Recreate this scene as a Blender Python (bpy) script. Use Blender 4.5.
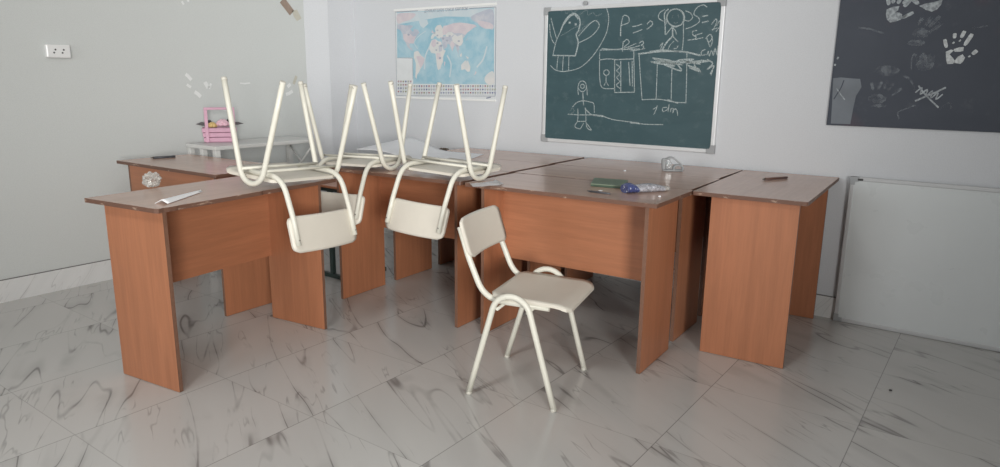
import bpy, bmesh, math, random
from math import sin, cos, pi, radians
from mathutils import Vector, Matrix

for o in list(bpy.data.objects):
    bpy.data.objects.remove(o, do_unlink=True)
scn = bpy.context.scene
col = scn.collection
random.seed(7)

# ------------------------------------------------------------------ camera
FPX, CAMH = 690.43, 1.22328
RX = Vector((0.808076, 0.588977, 0.010943)).normalized()
FW = Vector((-0.572783, 0.789926, -0.218944)).normalized()
UP = RX.cross(FW).normalized()
CAM = Vector((0, 0, CAMH))
cd = bpy.data.cameras.new('camera')
cam = bpy.data.objects.new('camera', cd)
col.objects.link(cam)
cam.matrix_world = Matrix(((RX.x, UP.x, -FW.x, 0), (RX.y, UP.y, -FW.y, 0), (RX.z, UP.z, -FW.z, CAMH), (0, 0, 0, 1)))
cd.sensor_fit = 'HORIZONTAL'
cd.sensor_width = 36
cd.lens = FPX * 36 / 1000
cd.clip_start = 0.02
scn.camera = cam

# ------------------------------------------------------------------ light
scn.view_settings.view_transform = 'Standard'
scn.view_settings.look = 'None'
scn.view_settings.gamma = 1
scn.view_settings.use_curve_mapping = False
scn.view_settings.exposure = -0.40
W = bpy.data.worlds.new('sky')
scn.world = W
W.use_nodes = True
W.node_tree.nodes['Background'].inputs[0].default_value = (0.80, 0.90, 1.0, 1)
W.node_tree.nodes['Background'].inputs[1].default_value = 0.6

# room box: X along the board wall, Y towards it
XL, XR, YF, YB, ZC = -4.307, 3.0, -3.0, 3.862, 2.75
WINDOWS = [(-3.05, -1.05)]      # window openings in the front wall (behind the viewer)
WZ0, WZ1 = 0.85, 2.35
SIDE_WINDOW = (-2.8, -1.0)                         # opening in the right wall, behind the viewer
ADDED_LAMP = (-1.2, -0.6)                                # added fill lamp at the ceiling, unseen behind and above the viewer
def area(name, loc, rot, sx, sy, power, spread, colour):
    ld = bpy.data.lights.new(name, 'AREA')
    ld.shape = 'RECTANGLE'
    ld.size, ld.size_y, ld.energy, ld.color = sx, sy, power, colour
    ld.spread = radians(spread)
    lo = bpy.data.objects.new(name, ld)
    col.objects.link(lo)
    lo.location = loc
    lo.rotation_euler = [radians(v) for v in rot]
area('daylight_front', ((WINDOWS[0][0] + WINDOWS[0][1]) / 2, YF + 0.03, 1.6), (90, 0, 0), 1.9, 1.4, 21, 90, (0.96, 0.985, 1.0))
area('daylight_side', (XR - 0.05, -2.0, 1.6), (90, 0, 50), 1.2, 1.5, 49, 50, (1.0, 0.99, 0.96))
area('added_fill_light', (ADDED_LAMP[0], ADDED_LAMP[1], ZC - 0.065), (0, 0, 0), 0.56, 0.56, 47, 180, (1.0, 0.98, 0.95))  # added fill light, brightens the middle of the room

# ------------------------------------------------------------------ materials
def new_mat(name):
    m = bpy.data.materials.new(name)
    m.use_nodes = True
    nt = m.node_tree
    return m, nt, nt.nodes['Principled BSDF']

def N(nt, typ, **kw):
    n = nt.nodes.new(typ)
    for k, v in kw.items():
        setattr(n, k, v)
    return n

def math_(nt, op, a, b=None, c=None):
    n = N(nt, 'ShaderNodeMath', operation=op)
    for i, v in enumerate((a, b, c)):
        if v is None: continue
        if isinstance(v, (int, float)): n.inputs[i].default_value = v
        else: nt.links.new(v, n.inputs[i])
    return n.outputs[0]

def mix(nt, fac, c1, c2):
    n = N(nt, 'ShaderNodeMix', data_type='RGBA')
    for s, v in ((n.inputs[0], fac), (n.inputs[6], c1), (n.inputs[7], c2)):
        if isinstance(v, (int, float)): s.default_value = v
        elif isinstance(v, tuple): s.default_value = (*v, 1)
        else: nt.links.new(v, s)
    return n.outputs[2]

def smooth(nt, v, lo, hi, t0=0.0, t1=1.0):
    n = N(nt, 'ShaderNodeMapRange', interpolation_type='SMOOTHSTEP')
    nt.links.new(v, n.inputs[0])
    for i, x in zip((1, 2, 3, 4), (lo, hi, t0, t1)): n.inputs[i].default_value = x
    return n.outputs[0]

def noise(nt, vec, scale, detail=3, rough=0.5, dist=0.0):
    n = N(nt, 'ShaderNodeTexNoise')
    n.inputs['Scale'].default_value = scale
    n.inputs['Detail'].default_value = detail
    n.inputs['Roughness'].default_value = rough
    n.inputs['Distortion'].default_value = dist
    if vec is not None: nt.links.new(vec, n.inputs['Vector'])
    return n.outputs[0]

def coords(nt, scale=(1, 1, 1), rot=(0, 0, 0), loc=(0, 0, 0)):
    t = N(nt, 'ShaderNodeTexCoord')
    m = N(nt, 'ShaderNodeMapping')
    m.inputs['Scale'].default_value = scale
    m.inputs['Rotation'].default_value = rot
    m.inputs['Location'].default_value = loc
    nt.links.new(t.outputs['Object'], m.inputs['Vector'])
    return m.outputs[0]

def bump(nt, b, h, strength, dist=0.002):
    n = N(nt, 'ShaderNodeBump')
    n.inputs['Strength'].default_value = strength
    n.inputs['Distance'].default_value = dist
    nt.links.new(h, n.inputs['Height'])
    nt.links.new(n.outputs[0], b.inputs['Normal'])

def plain(name, c, rough=0.5, metal=0.0, var=0.06, vs=12, spec=0.5):
    """one colour with a faint procedural mottling"""
    m, nt, b = new_mat(name)
    v = noise(nt, coords(nt), vs, 3)
    nt.links.new(mix(nt, v, tuple(x * (1 - var) for x in c), tuple(min(1, x * (1 + var)) for x in c)), b.inputs['Base Color'])
    b.inputs['Roughness'].default_value = rough
    b.inputs['Metallic'].default_value = metal
    b.inputs['Specular IOR Level'].default_value = spec
    return m

def wall_mat(name, c):
    m, nt, b = new_mat(name)
    co = coords(nt)
    v = noise(nt, co, 1.3, 3)
    c1 = mix(nt, v, tuple(x * 0.97 for x in c), tuple(x * 1.03 for x in c))
    fine = noise(nt, co, 260, 2)
    nt.links.new(mix(nt, smooth(nt, fine, 0.35, 0.7), c1, tuple(x * 0.93 for x in c)), b.inputs['Base Color'])
    b.inputs['Roughness'].default_value = 0.75
    bump(nt, b, fine, 0.25, 0.0015)
    return m

def wood_mat(name, axis, base, rough=0.42, streak=0.13, spec=0.5):
    """printed beech / cherry laminate, grain along the given object axis"""
    m, nt, b = new_mat(name)
    s = [26, 26, 26]; s[axis] = 1.6
    info = N(nt, 'ShaderNodeObjectInfo')
    sh = N(nt, 'ShaderNodeVectorMath', operation='SCALE')
    cx = N(nt, 'ShaderNodeCombineXYZ')
    for i in range(3): nt.links.new(info.outputs['Random'], cx.inputs[i])
    nt.links.new(cx.outputs[0], sh.inputs[0]); sh.inputs[3].default_value = 37.0
    ad = N(nt, 'ShaderNodeVectorMath', operation='ADD')
    nt.links.new(coords(nt, tuple(s)), ad.inputs[0]); nt.links.new(sh.outputs[0], ad.inputs[1])
    g1 = noise(nt, ad.outputs[0], 1.0, 4, 0.6, 0.6)
    g2 = noise(nt, ad.outputs[0], 5.0, 3, 0.6)
    s3 = [5, 5, 5]; s3[axis] = 0.8
    g3 = noise(nt, coords(nt, tuple(s3)), 1.0, 2, 0.5, 0.8)
    f = math_(nt, 'ADD', math_(nt, 'MULTIPLY', g1, 0.5), math_(nt, 'ADD', math_(nt, 'MULTIPLY', g2, 0.25), math_(nt, 'MULTIPLY', g3, 0.25)))
    f = smooth(nt, f, 0.33, 0.67)
    dark = tuple(x * (1 - streak) for x in base); lite = tuple(min(1, x * (1 + streak * 0.8)) for x in base)
    nt.links.new(mix(nt, f, dark, lite), b.inputs['Base Color'])
    b.inputs['Roughness'].default_value = rough
    b.inputs['Specular IOR Level'].default_value = spec
    return m

def top_mat(name, base):
    """worn glossy desk-top laminate with scuffs"""
    m = wood_mat(name, 0, base, 0.3, 0.10, 0.6)
    nt = m.node_tree; b = nt.nodes['Principled BSDF']
    r = noise(nt, coords(nt), 7, 4, 0.6)
    nt.links.new(smooth(nt, r, 0.3, 0.75, 0.20, 0.26), b.inputs['Roughness'])
    old = b.inputs['Base Color'].links[0].from_socket
    sc = noise(nt, coords(nt, (3, 40, 20), (0, 0, 0.5)), 2.0, 3, 0.7)
    nt.links.new(mix(nt, smooth(nt, sc, 0.62, 0.80, 0, 0.09), old, (0.55, 0.45, 0.40)), b.inputs['Base Color'])
    return m

def edge_mat(name):
    """edge of the desk top: brown banding chipped to pale chipboard"""
    m, nt, b = new_mat(name)
    v = noise(nt, coords(nt, (9, 9, 30)), 1.6, 4, 0.65)
    nt.links.new(mix(nt, smooth(nt, v, 0.56, 0.66, 0, 0.75), (0.15, 0.075, 0.05), (0.46, 0.33, 0.25)), b.inputs['Base Color'])
    b.inputs['Roughness'].default_value = 0.5
    return m

def marble_mat(name, tiles=True, scale=1.0, base=(0.58, 0.57, 0.55), vein=(0.17, 0.16, 0.155), ang=-30, plane='xy', rough=0.22):
    m, nt, b = new_mat(name)
    t = N(nt, 'ShaderNodeTexCoord')
    src = t.outputs['Object']
    if plane == 'xz' or plane == 'yz':
        sp0 = N(nt, 'ShaderNodeSeparateXYZ'); nt.links.new(src, sp0.inputs[0])
        cb0 = N(nt, 'ShaderNodeCombineXYZ')
        nt.links.new(sp0.outputs[0 if plane == 'xz' else 1], cb0.inputs[0]); nt.links.new(sp0.outputs[2], cb0.inputs[1])
        src = cb0.outputs[0]
    sp = N(nt, 'ShaderNodeSeparateXYZ'); nt.links.new(src, sp.inputs[0])
    SX, SY, OX, OY = 0.545, 0.58, -0.29, 0.905
    u = math_(nt, 'DIVIDE', math_(nt, 'SUBTRACT', sp.outputs[0], OX), SX)
    v = math_(nt, 'DIVIDE', math_(nt, 'SUBTRACT', sp.outputs[1], OY), SY)
    vec = src
    if tiles:
        ti = N(nt, 'ShaderNodeCombineXYZ')
        nt.links.new(math_(nt, 'FLOOR', u), ti.inputs[0]); nt.links.new(math_(nt, 'FLOOR', v), ti.inputs[1])
        wn = N(nt, 'ShaderNodeTexWhiteNoise', noise_dimensions='2D'); nt.links.new(ti.outputs[0], wn.inputs['Vector'])
        sc = N(nt, 'ShaderNodeVectorMath', operation='SCALE'); nt.links.new(wn.outputs['Color'], sc.inputs[0]); sc.inputs[3].default_value = 20.0
        ad = N(nt, 'ShaderNodeVectorMath', operation='ADD'); nt.links.new(src, ad.inputs[0]); nt.links.new(sc.outputs[0], ad.inputs[1])
        vec = ad.outputs[0]
    mp = N(nt, 'ShaderNodeMapping'); nt.links.new(vec, mp.inputs['Vector'])
    mp.inputs['Rotation'].default_value = (0, 0, radians(-ang))
    mp2 = N(nt, 'ShaderNodeMapping'); nt.links.new(mp.outputs[0], mp2.inputs['Vector'])
    mp2.inputs['Scale'].default_value = (0.62 * scale, 4.4 * scale, 1)
    def ridge(sc_, w, dist, det=4):
        nz = noise(nt, mp2.outputs[0], sc_, det, 0.55, dist)
        return smooth(nt, math_(nt, 'ABSOLUTE', math_(nt, 'SUBTRACT', nz, 0.5)), 0.0, w, 1.0, 0.0)
    r1 = ridge(0.95, 0.010, 0.22, 2)
    r2 = ridge(1.9, 0.015, 0.3, 3)
    halo = ridge(0.95, 0.07, 0.22, 2)
    pm = noise(nt, mp.outputs[0], 3.2, 3)
    k1 = math_(nt, 'MULTIPLY', r1, smooth(nt, pm, 0.36, 0.60, 0.10, 0.62))
    pm2 = noise(nt, mp.outputs[0], 5.1, 3)
    k2 = math_(nt, 'MULTIPLY', r2, smooth(nt, pm2, 0.46, 0.66, 0.0, 0.42))
    k3 = math_(nt, 'MULTIPLY', halo, smooth(nt, pm, 0.44, 0.68, 0.0, 0.26))
    tot = math_(nt, 'MINIMUM', math_(nt, 'ADD', k1, math_(nt, 'ADD', k2, k3)), 0.9)
    cloud = noise(nt, mp2.outputs[0], 1.2, 4)
    bc = mix(nt, cloud, tuple(x * 0.90 for x in base), tuple(min(1, x * 1.08) for x in base))
    c = mix(nt, tot, bc, vein)
    if tiles:
        def gl(q, s):
            fr = math_(nt, 'FRACT', q)
            dd = math_(nt, 'MINIMUM', fr, math_(nt, 'SUBTRACT', 1.0, fr))
            return smooth(nt, dd, 0.0010 / s, 0.0024 / s, 1.0, 0.0)
        g = math_(nt, 'MAXIMUM', gl(u, SX), math_(nt, 'MULTIPLY', gl(v, SY), 0.5))
        c = mix(nt, math_(nt, 'MULTIPLY', g, 0.62), c, (0.16, 0.15, 0.145))
    nt.links.new(c, b.inputs['Base Color'])
    b.inputs['Roughness'].default_value = rough
    b.inputs['Specular IOR Level'].default_value = 0.5
    return m

M = {}
M['wall'] = wall_mat('grey_wallpaper', (0.645, 0.665, 0.65))
M['wall_back'] = wall_mat('pale_wallpaper', (0.67, 0.685, 0.71))
M['ceiling'] = wall_mat('white_ceiling', (0.80, 0.80, 0.80))
M['floor'] = marble_mat('marble_tile_floor')
M['base_x'] = marble_mat('marble_skirting_x', False, 2.6, (0.74, 0.74, 0.73), (0.30, 0.29, 0.285), 55, 'xz', 0.3)
M['base_y'] = marble_mat('marble_skirting_y', False, 2.6, (0.74, 0.74, 0.73), (0.30, 0.29, 0.285), 55, 'yz', 0.3)
M['grout'] = plain('grout', (0.20, 0.195, 0.19), 0.8)
WOOD = (0.41, 0.165, 0.082)
M['wood_v'] = wood_mat('laminate_vertical_grain', 2, WOOD)
M['wood_h'] = wood_mat('laminate_horizontal_grain', 0, WOOD)
M['wood_top'] = top_mat('laminate_desk_top', (0.54, 0.36, 0.28))
M['wood_edge'] = edge_mat('chipped_edge')
M['panel_edge'] = plain('panel_edge_band', (0.19, 0.095, 0.06), 0.5, 0, 0.2, 60)
M['chip'] = plain('bare_chipboard', (0.50, 0.37, 0.28), 0.8, 0, 0.2, 90)
M['cream_metal'] = plain('cream_painted_tube', (0.70, 0.68, 0.595), 0.38, 0, 0.05, 30)
M['cream_ply'] = plain('cream_painted_plywood', (0.68, 0.635, 0.555), 0.45, 0, 0.05, 9)
M['cap'] = plain('pale_foot_cap', (0.62, 0.60, 0.53), 0.5)
M['rivet'] = plain('rivet_metal', (0.30, 0.29, 0.27), 0.4, 0.8)
M['alu'] = plain('aluminium_frame', (0.76, 0.77, 0.78), 0.35, 0.3, 0.04)
M['alu_matt'] = plain('matt_aluminium', (0.56, 0.565, 0.57), 0.5, 0.25, 0.04)
M['grey_plastic'] = plain('grey_plastic', (0.36, 0.37, 0.38), 0.5)
M['white_plastic'] = plain('white_plastic', (0.84, 0.84, 0.83), 0.25, 0, 0.02)
M['dark'] = plain('black_socket_hole', (0.05, 0.05, 0.05), 0.5)
M['white_paint'] = plain('white_paint', (0.66, 0.66, 0.64), 0.4, 0, 0.05)
M['paper'] = plain('white_paper', (0.90, 0.90, 0.92), 0.7, 0, 0.03)
M['pink'] = plain('pink_painted_wood', (0.60, 0.33, 0.44), 0.5, 0, 0.1, 25)
M['green_metal'] = plain('dark_green_steel', (0.026, 0.042, 0.038), 0.4)
M['handmark'] = plain('white_hand_paint', (0.82, 0.83, 0.82), 0.7, 0, 0.1, 40)
M['brown_paint'] = plain('brown_paint_smear', (0.33, 0.25, 0.20), 0.7, 0, 0.2, 40)
M['cream_paint'] = plain('yellowish_paint_smear', (0.56, 0.54, 0.46), 0.7, 0, 0.1, 40)

def board_mat():
    m, nt, b = new_mat('green_chalkboard')
    v = noise(nt, coords(nt, (1.5, 1, 4)), 2.2, 5, 0.6, 0.5)
    w = noise(nt, coords(nt, (5, 1, 6)), 2.6, 5, 0.7)
    c = mix(nt, v, (0.030, 0.070, 0.082), (0.062, 0.116, 0.132))
    nt.links.new(mix(nt, smooth(nt, w, 0.52, 0.8, 0, 0.22), c, (0.28, 0.34, 0.34)), b.inputs['Base Color'])
    b.inputs['Roughness'].default_value = 0.45
    return m
M['board'] = board_mat()

def chalk_mat(name, c, alpha_lo, alpha_hi, scale=220):
    """powdery chalk / rubbed paint: broken by noise so the board shows through"""
    m, nt, b = new_mat(name)
    b.inputs['Base Color'].default_value = (*c, 1)
    b.inputs['Roughness'].default_value = 0.9
    v = noise(nt, coords(nt), scale, 3, 0.6)
    nt.links.new(smooth(nt, v, 0.35, 0.65, alpha_lo, alpha_hi), b.inputs['Alpha'])
    return m
M['chalk'] = chalk_mat('chalk_line', (0.62, 0.70, 0.70), 0.25, 0.85)
M['chalk_faint'] = chalk_mat('faint_chalk_line', (0.50, 0.60, 0.60), 0.08, 0.45)
M['hand_white'] = chalk_mat('white_handprint', (0.66, 0.69, 0.70), 0.70, 1.0, 60)
M['hand_mid'] = chalk_mat('worn_handprint', (0.58, 0.63, 0.66), 0.40, 0.75, 60)
M['hand_faint'] = chalk_mat('faint_handprint', (0.42, 0.46, 0.50), 0.02, 0.30, 38)

def slate_mat():
    m, nt, b = new_mat('dark_chalk_panel')
    v = noise(nt, coords(nt), 3.0, 5, 0.6, 0.4)
    w = noise(nt, coords(nt, loc=(5, 2, 1)), 6.0, 5, 0.7)
    red = noise(nt, coords(nt, loc=(1.3, 0, 2.2)), 4.0, 2)
    c = mix(nt, v, (0.045, 0.053, 0.072), (0.074, 0.084, 0.106))
    c = mix(nt, smooth(nt, red, 0.64, 0.8, 0, 0.5), c, (0.12, 0.07, 0.085))
    nt.links.new(mix(nt, smooth(nt, w, 0.58, 0.8, 0, 0.16), c, (0.30, 0.32, 0.34)), b.inputs['Base Color'])
    b.inputs['Roughness'].default_value = 0.5; b.inputs['Specular IOR Level'].default_value = 0.3
    return m
M['slate'] = slate_mat()
M['slate_patch'] = plain('pale_grey_patch', (0.165, 0.185, 0.210), 0.6, 0, 0.3, 9)

def whiteboard_mat():
    m, nt, b = new_mat('whiteboard_enamel')
    v = noise(nt, coords(nt), 2.5, 4)
    nt.links.new(mix(nt, v, (0.64, 0.67, 0.675), (0.70, 0.725, 0.725)), b.inputs['Base Color'])
    r = noise(nt, coords(nt), 6, 4)
    nt.links.new(smooth(nt, r, 0.3, 0.7, 0.26, 0.36), b.inputs['Roughness'])
    return m
M['whiteboard'] = whiteboard_mat()

def film_mat(name, c, alpha, rough=0.15):
    m, nt, b = new_mat(name)
    v = noise(nt, coords(nt), 70, 4, 0.7, 1.0)
    nt.links.new(mix(nt, v, tuple(x * 0.55 for x in c), c), b.inputs['Base Color'])
    nt.links.new(smooth(nt, v, 0.35, 0.65, alpha * 0.45, min(1, alpha * 1.25)), b.inputs['Alpha'])
    b.inputs['Roughness'].default_value = rough
    return m
M['film'] = film_mat('crinkled_clear_film', (0.74, 0.72, 0.68), 0.75)
M['film_b'] = film_mat('crinkled_wrapper_film', (0.66, 0.66, 0.72), 0.85)
M['grey_clear'] = film_mat('grey_clear_plastic', (0.50, 0.54, 0.55), 0.45, 0.1)

# ------------------------------------------------------------------ mesh helpers
def link(name, me, parent=None):
    o = bpy.data.objects.new(name, me)
    col.objects.link(o)
    if parent is not None: o.parent = parent
    return o

def tag(o, label=None, cat=None, group=None, kind=None):
    if label: o['label'] = label
    if cat: o['category'] = cat
    if group: o['group'] = group
    if kind: o['kind'] = kind
    return o

def empty(name, loc=(0, 0, 0), rz=0.0):
    o = bpy.data.objects.new(name, None)
    col.objects.link(o)
    o.location = loc
    o.rotation_euler = (0, 0, rz)
    o.empty_display_size = 0.1
    return o

class MB:
    """collects shapes into one mesh"""
    def __init__(self):
        self.bm = bmesh.new()
    def box(self, lo, hi, mi=0, bev=0.0, side_mi=None):
        x0, y0, z0 = lo; x1, y1, z1 = hi
        v = [self.bm.verts.new(p) for p in ((x0, y0, z0), (x1, y0, z0), (x1, y1, z0), (x0, y1, z0), (x0, y0, z1), (x1, y0, z1), (x1, y1, z1), (x0, y1, z1))]
        fs = []
        for k, q in enumerate(((3, 2, 1, 0), (4, 5, 6, 7), (0, 1, 5, 4), (1, 2, 6, 5), (2, 3, 7, 6), (3, 0, 4, 7))):
            f = self.bm.faces.new([v[i] for i in q]); f.material_index = mi
            if side_mi is not None and k >= 2: f.material_index = side_mi
            fs.append(f)
        if bev:
            es = list({e for f in fs for e in f.edges})
            r = bmesh.ops.bevel(self.bm, geom=es, offset=bev, segments=2, affect='EDGES', profile=0.5)
        return fs
    def prism(self, poly, z0, z1, mi=0, axis='z', side_mi=None, bev=0.0):
        """extruded polygon; axis z: (x,y) profile; y: (x,z) profile; x: (y,z) profile"""
        def P(a, b, c):
            return {'z': (a, b, c), 'y': (a, c, b), 'x': (c, a, b)}[axis]
        a = [self.bm.verts.new(P(p[0], p[1], z0)) for p in poly]
        b = [self.bm.verts.new(P(p[0], p[1], z1)) for p in poly]
        fs = [self.bm.faces.new(a[::-1]), self.bm.faces.new(b)]
        for f in fs: f.material_index = mi
        n = len(poly)
        for i in range(n):
            f = self.bm.faces.new((a[i], a[(i + 1) % n], b[(i + 1) % n], b[i]))
            f.material_index = mi if side_mi is None else side_mi
            fs.append(f)
        if bev:
            es = list({e for f in fs[:2] for e in f.edges})
            bmesh.ops.bevel(self.bm, geom=es, offset=bev, segments=2, affect='EDGES', profile=0.5)
        return fs
    def tube(self, pts, r, seg=10, mi=0, cap=True, closed=False, sq=None):
        pts = [Vector(p) for p in pts]
        n = len(pts)
        rs = r if isinstance(r, (list, tuple)) else [r] * n
        tg = []
        for i in range(n):
            a = pts[i - 1] if (i > 0 or closed) else pts[i]
            b = pts[(i + 1) % n] if (i < n - 1 or closed) else pts[i]
            tg.append((b - a).normalized())
        ref = Vector((0, 0, 1)) if abs(tg[0].z) < 0.9 else Vector((1, 0, 0))
        nr = (ref - tg[0] * ref.dot(tg[0])).normalized()
        rings = []
        for i in range(n):
            nr = (nr - tg[i] * nr.dot(tg[i])).normalized()
            bn = tg[i].cross(nr)
            ring = []
            for k in range(seg):
                a = 2 * pi * k / seg
                ca, sa = cos(a), sin(a)
                if sq: ca, sa = ca * sq[0], sa * sq[1]
                ring.append(self.bm.verts.new(pts[i] + (nr * ca + bn * sa) * rs[i]))
            rings.append(ring)
        for i in range(n if closed else n - 1):
            A, B = rings[i], rings[(i + 1) % n]
            for k in range(seg):
                f = self.bm.faces.new((A[k], A[(k + 1) % seg], B[(k + 1) % seg], B[k]))
                f.smooth = True; f.material_index = mi
        if cap and not closed:
            for ring, rev in ((rings[0], True), (rings[-1], False)):
                f = self.bm.faces.new(ring[::-1] if rev else ring); f.material_index = mi
    def ball(self, c, r, mi=0, sub=2, jit=0.0, rnd=None, sc=(1, 1, 1)):
        g = bmesh.ops.create_icosphere(self.bm, subdivisions=sub, radius=1.0)
        for v in g['verts']:
            k = 1 + (rnd.uniform(-jit, jit) if rnd else 0)
            v.co = Vector((c[0] + v.co.x * r * sc[0] * k, c[1] + v.co.y * r * sc[1] * k, c[2] + v.co.z * r * sc[2] * k))
        for f in {f for v in g['verts'] for f in v.link_faces}:
            f.material_index = mi; f.smooth = jit < 0.02
    def grid(self, nu, nv, fn, mi=0, thick=0.0, smooth_=True):
        """surface from fn(u,v); thick adds a second skin below along -normal (approx -z of fn)"""
        top = [[self.bm.verts.new(fn(i / nu, j / nv)) for j in range(nv + 1)] for i in range(nu + 1)]
        for i in range(nu):
            for j in range(nv):
                f = self.bm.faces.new((top[i][j], top[i + 1][j], top[i + 1][j + 1], top[i][j + 1])); f.smooth = smooth_; f.material_index = mi
        if thick:
            bot = [[self.bm.verts.new(Vector(v.co) - Vector((0, 0, thick))) for v in row] for row in top]
            for i in range(nu):
                for j in range(nv):
                    f = self.bm.faces.new((bot[i][j + 1], bot[i + 1][j + 1], bot[i + 1][j], bot[i][j])); f.smooth = smooth_; f.material_index = mi
            loop = [(i, 0) for i in range(nu)] + [(nu, j) for j in range(nv)] + [(i, nv) for i in range(nu, 0, -1)] + [(0, j) for j in range(nv, 0, -1)]
            for k in range(len(loop)):
                a, b_ = loop[k], loop[(k + 1) % len(loop)]
                f = self.bm.faces.new((top[b_[0]][b_[1]], top[a[0]][a[1]], bot[a[0]][a[1]], bot[b_[0]][b_[1]])); f.material_index = mi
    def poly(self, pts, mi=0):
        f = self.bm.faces.new([self.bm.verts.new(p) for p in pts]); f.material_index = mi
        return f
    def ribbon(self, pts, w, plane_n, mi=0):
        """flat stroke along pts lying in the plane with normal plane_n"""
        pts = [Vector(p) for p in pts]
        n = Vector(plane_n)
        prev = None
        L = []
        for i in range(len(pts)):
            a = pts[max(0, i - 1)]; b = pts[min(len(pts) - 1, i + 1)]
            d = (b - a)
            if d.length < 1e-6: d = Vector((1, 0, 0))
            s = n.cross(d.normalized()) * (w / 2)
            L.append((self.bm.verts.new(pts[i] + s), self.bm.verts.new(pts[i] - s)))
        for i in range(len(L) - 1):
            f = self.bm.faces.new((L[i][0], L[i][1], L[i + 1][1], L[i + 1][0])); f.material_index = mi
    def done(self, name, mats, parent=None, normals=True):
        if normals: bmesh.ops.recalc_face_normals(self.bm, faces=self.bm.faces[:])
        me = bpy.data.meshes.new(name)
        self.bm.to_mesh(me); self.bm.free()
        for m in (mats if isinstance(mats, (list, tuple)) else [mats]): me.materials.append(m)
        return link(name, me, parent)

def smooth_path(ctrl, n=6, closed=False):
    """Catmull-Rom through points"""
    P = [Vector(p) for p in ctrl]
    out = []
    m = len(P)
    for i in range(m if closed else m - 1):
        p1, p2 = P[i], P[(i + 1) % m]
        p0 = P[i - 1] if (i > 0 or closed) else p1 * 2 - p2
        p3 = P[(i + 2) % m] if (i + 2 < m or closed) else p2 * 2 - p1
        for k in range(n):
            t = k / n
            out.append(0.5 * ((2 * p1) + (p2 - p0) * t + (2 * p0 - 5 * p1 + 4 * p2 - p3) * t * t + (3 * p1 - p0 - 3 * p2 + p3) * t ** 3))
    if not closed: out.append(P[-1])
    return out

def fillet(pts, r, n=6):
    """round the inner corners of a polyline"""
    P = [Vector(p) for p in pts]
    rr = r if isinstance(r, (list, tuple)) else [r] * len(P)
    out = [P[0]]
    for i in range(1, len(P) - 1):
        a = (P[i - 1] - P[i]); b = (P[i + 1] - P[i])
        d = min(rr[i], a.length * 0.49, b.length * 0.49)
        s, e = P[i] + a.normalized() * d, P[i] + b.normalized() * d
        for k in range(n + 1):
            t = k / n
            out.append(s * (1 - t) ** 2 + P[i] * 2 * t * (1 - t) + e * t * t)
    out.append(P[-1])
    return out

# survey helpers: direction seen at a photo point -> point on a known plane
def ray(x, y): return (FW * FPX + RX * (x - 500) - UP * (y - 233.5))
def on_back(x, y, d=0.0):
    r = ray(x, y); k = (YB - d) / r.y
    return CAM + r * k
def on_left(x, y, d=0.0):
    r = ray(x, y); k = (XL + d) / r.x
    return CAM + r * k
def on_z(x, y, z):
    r = ray(x, y); k = (z - CAMH) / r.z
    return CAM + r * k

# ------------------------------------------------------------------ room shell
b = MB(); b.box((XL - 0.2, YF - 0.2, -0.12), (XR + 0.2, YB + 0.2, 0.0))
tag(b.done('floor', M['floor']), kind='structure')
b = MB(); b.box((XL - 0.2, YF - 0.2, ZC), (XR + 0.2, YB + 0.2, ZC + 0.12))
tag(b.done('ceiling', M['ceiling']), kind='structure')
b = MB(); b.box((XL - 0.2, YB, 0), (XR + 0.2, YB + 0.2, ZC))
tag(b.done('wall_back', M['wall_back']), kind='structure')
b = MB()
for lo, hi in (((YF, 0), (SIDE_WINDOW[0], ZC)), ((SIDE_WINDOW[1], 0), (YB, ZC)), ((SIDE_WINDOW[0], 0), (SIDE_WINDOW[1], WZ0)), ((SIDE_WINDOW[0], WZ1), (SIDE_WINDOW[1], ZC))):
    b.box((XR, lo[0], lo[1]), (XR + 0.2, hi[0], hi[1]))
tag(b.done('wall_right', M['wall']), kind='structure')
b = MB(); b.box((ADDED_LAMP[0] - 0.30, ADDED_LAMP[1] - 0.30, ZC - 0.06), (ADDED_LAMP[0] + 0.30, ADDED_LAMP[1] + 0.30, ZC - 0.0005), 0, 0.006)
tag(b.done('added_lamp_housing', M['white_plastic']), kind='structure')  # housing for the added fill lamp, out of view
# left wall, with the painted hand marks on it
b = MB(); b.box((XL - 0.2, YF, 0), (XL, YB, ZC))
def lstroke(pts, w, mi):
    b.ribbon([on_left(x, y, 0.0012) for x, y in pts], w, (1, 0, 0), mi)
def lblob(pts, mi):
    b.poly([on_left(x, y, 0.0012) for x, y in pts], mi)
for pts, w in [([(185.6, 74.2), (188, 76), (191.4, 80)], 0.022), ([(186.8, 84.5), (189, 86), (191, 87.4)], 0.017), ([(194.6, 91.8), (198, 94), (200.8, 96.8)], 0.024),
               ([(204.8, 82), (206.5, 85), (208.2, 88)], 0.026), ([(209.0, 88.5), (210.2, 86), (211, 83.5)], 0.015),
               ([(240, 83.2), (245, 83.6), (250, 83)], 0.010), ([(290.5, 84), (287.5, 87)], 0.024), ([(286, 94.5), (289, 93.5), (292.6, 91)], 0.024),
               ([(182, 3.5), (183.5, 2.4)], 0.022), ([(187, 1), (189, 0)], 0.016)]:
    lstroke(pts, w, 1)
lstroke([(282, 0), (287, 6.5), (292, 13)], 0.055, 2)
lblob([(291.8, 11), (297, 9.5), (301.6, 18.5), (297, 21), (294, 17)], 3)
lstroke([(296.5, 76), (295, 80), (293.5, 84)], 0.022, 3)
tag(b.done('wall_left', [M['wall'], M['handmark'], M['brown_paint'], M['cream_paint']]), kind='structure')
# chamfered column in the corner
b = MB(); b.prism([(XL, 3.445), (-4.232, 3.606), (-4.232, YB), (XL, YB)], 0, ZC)
tag(b.done('trim_1', M['wall_back']), kind='structure')
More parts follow.
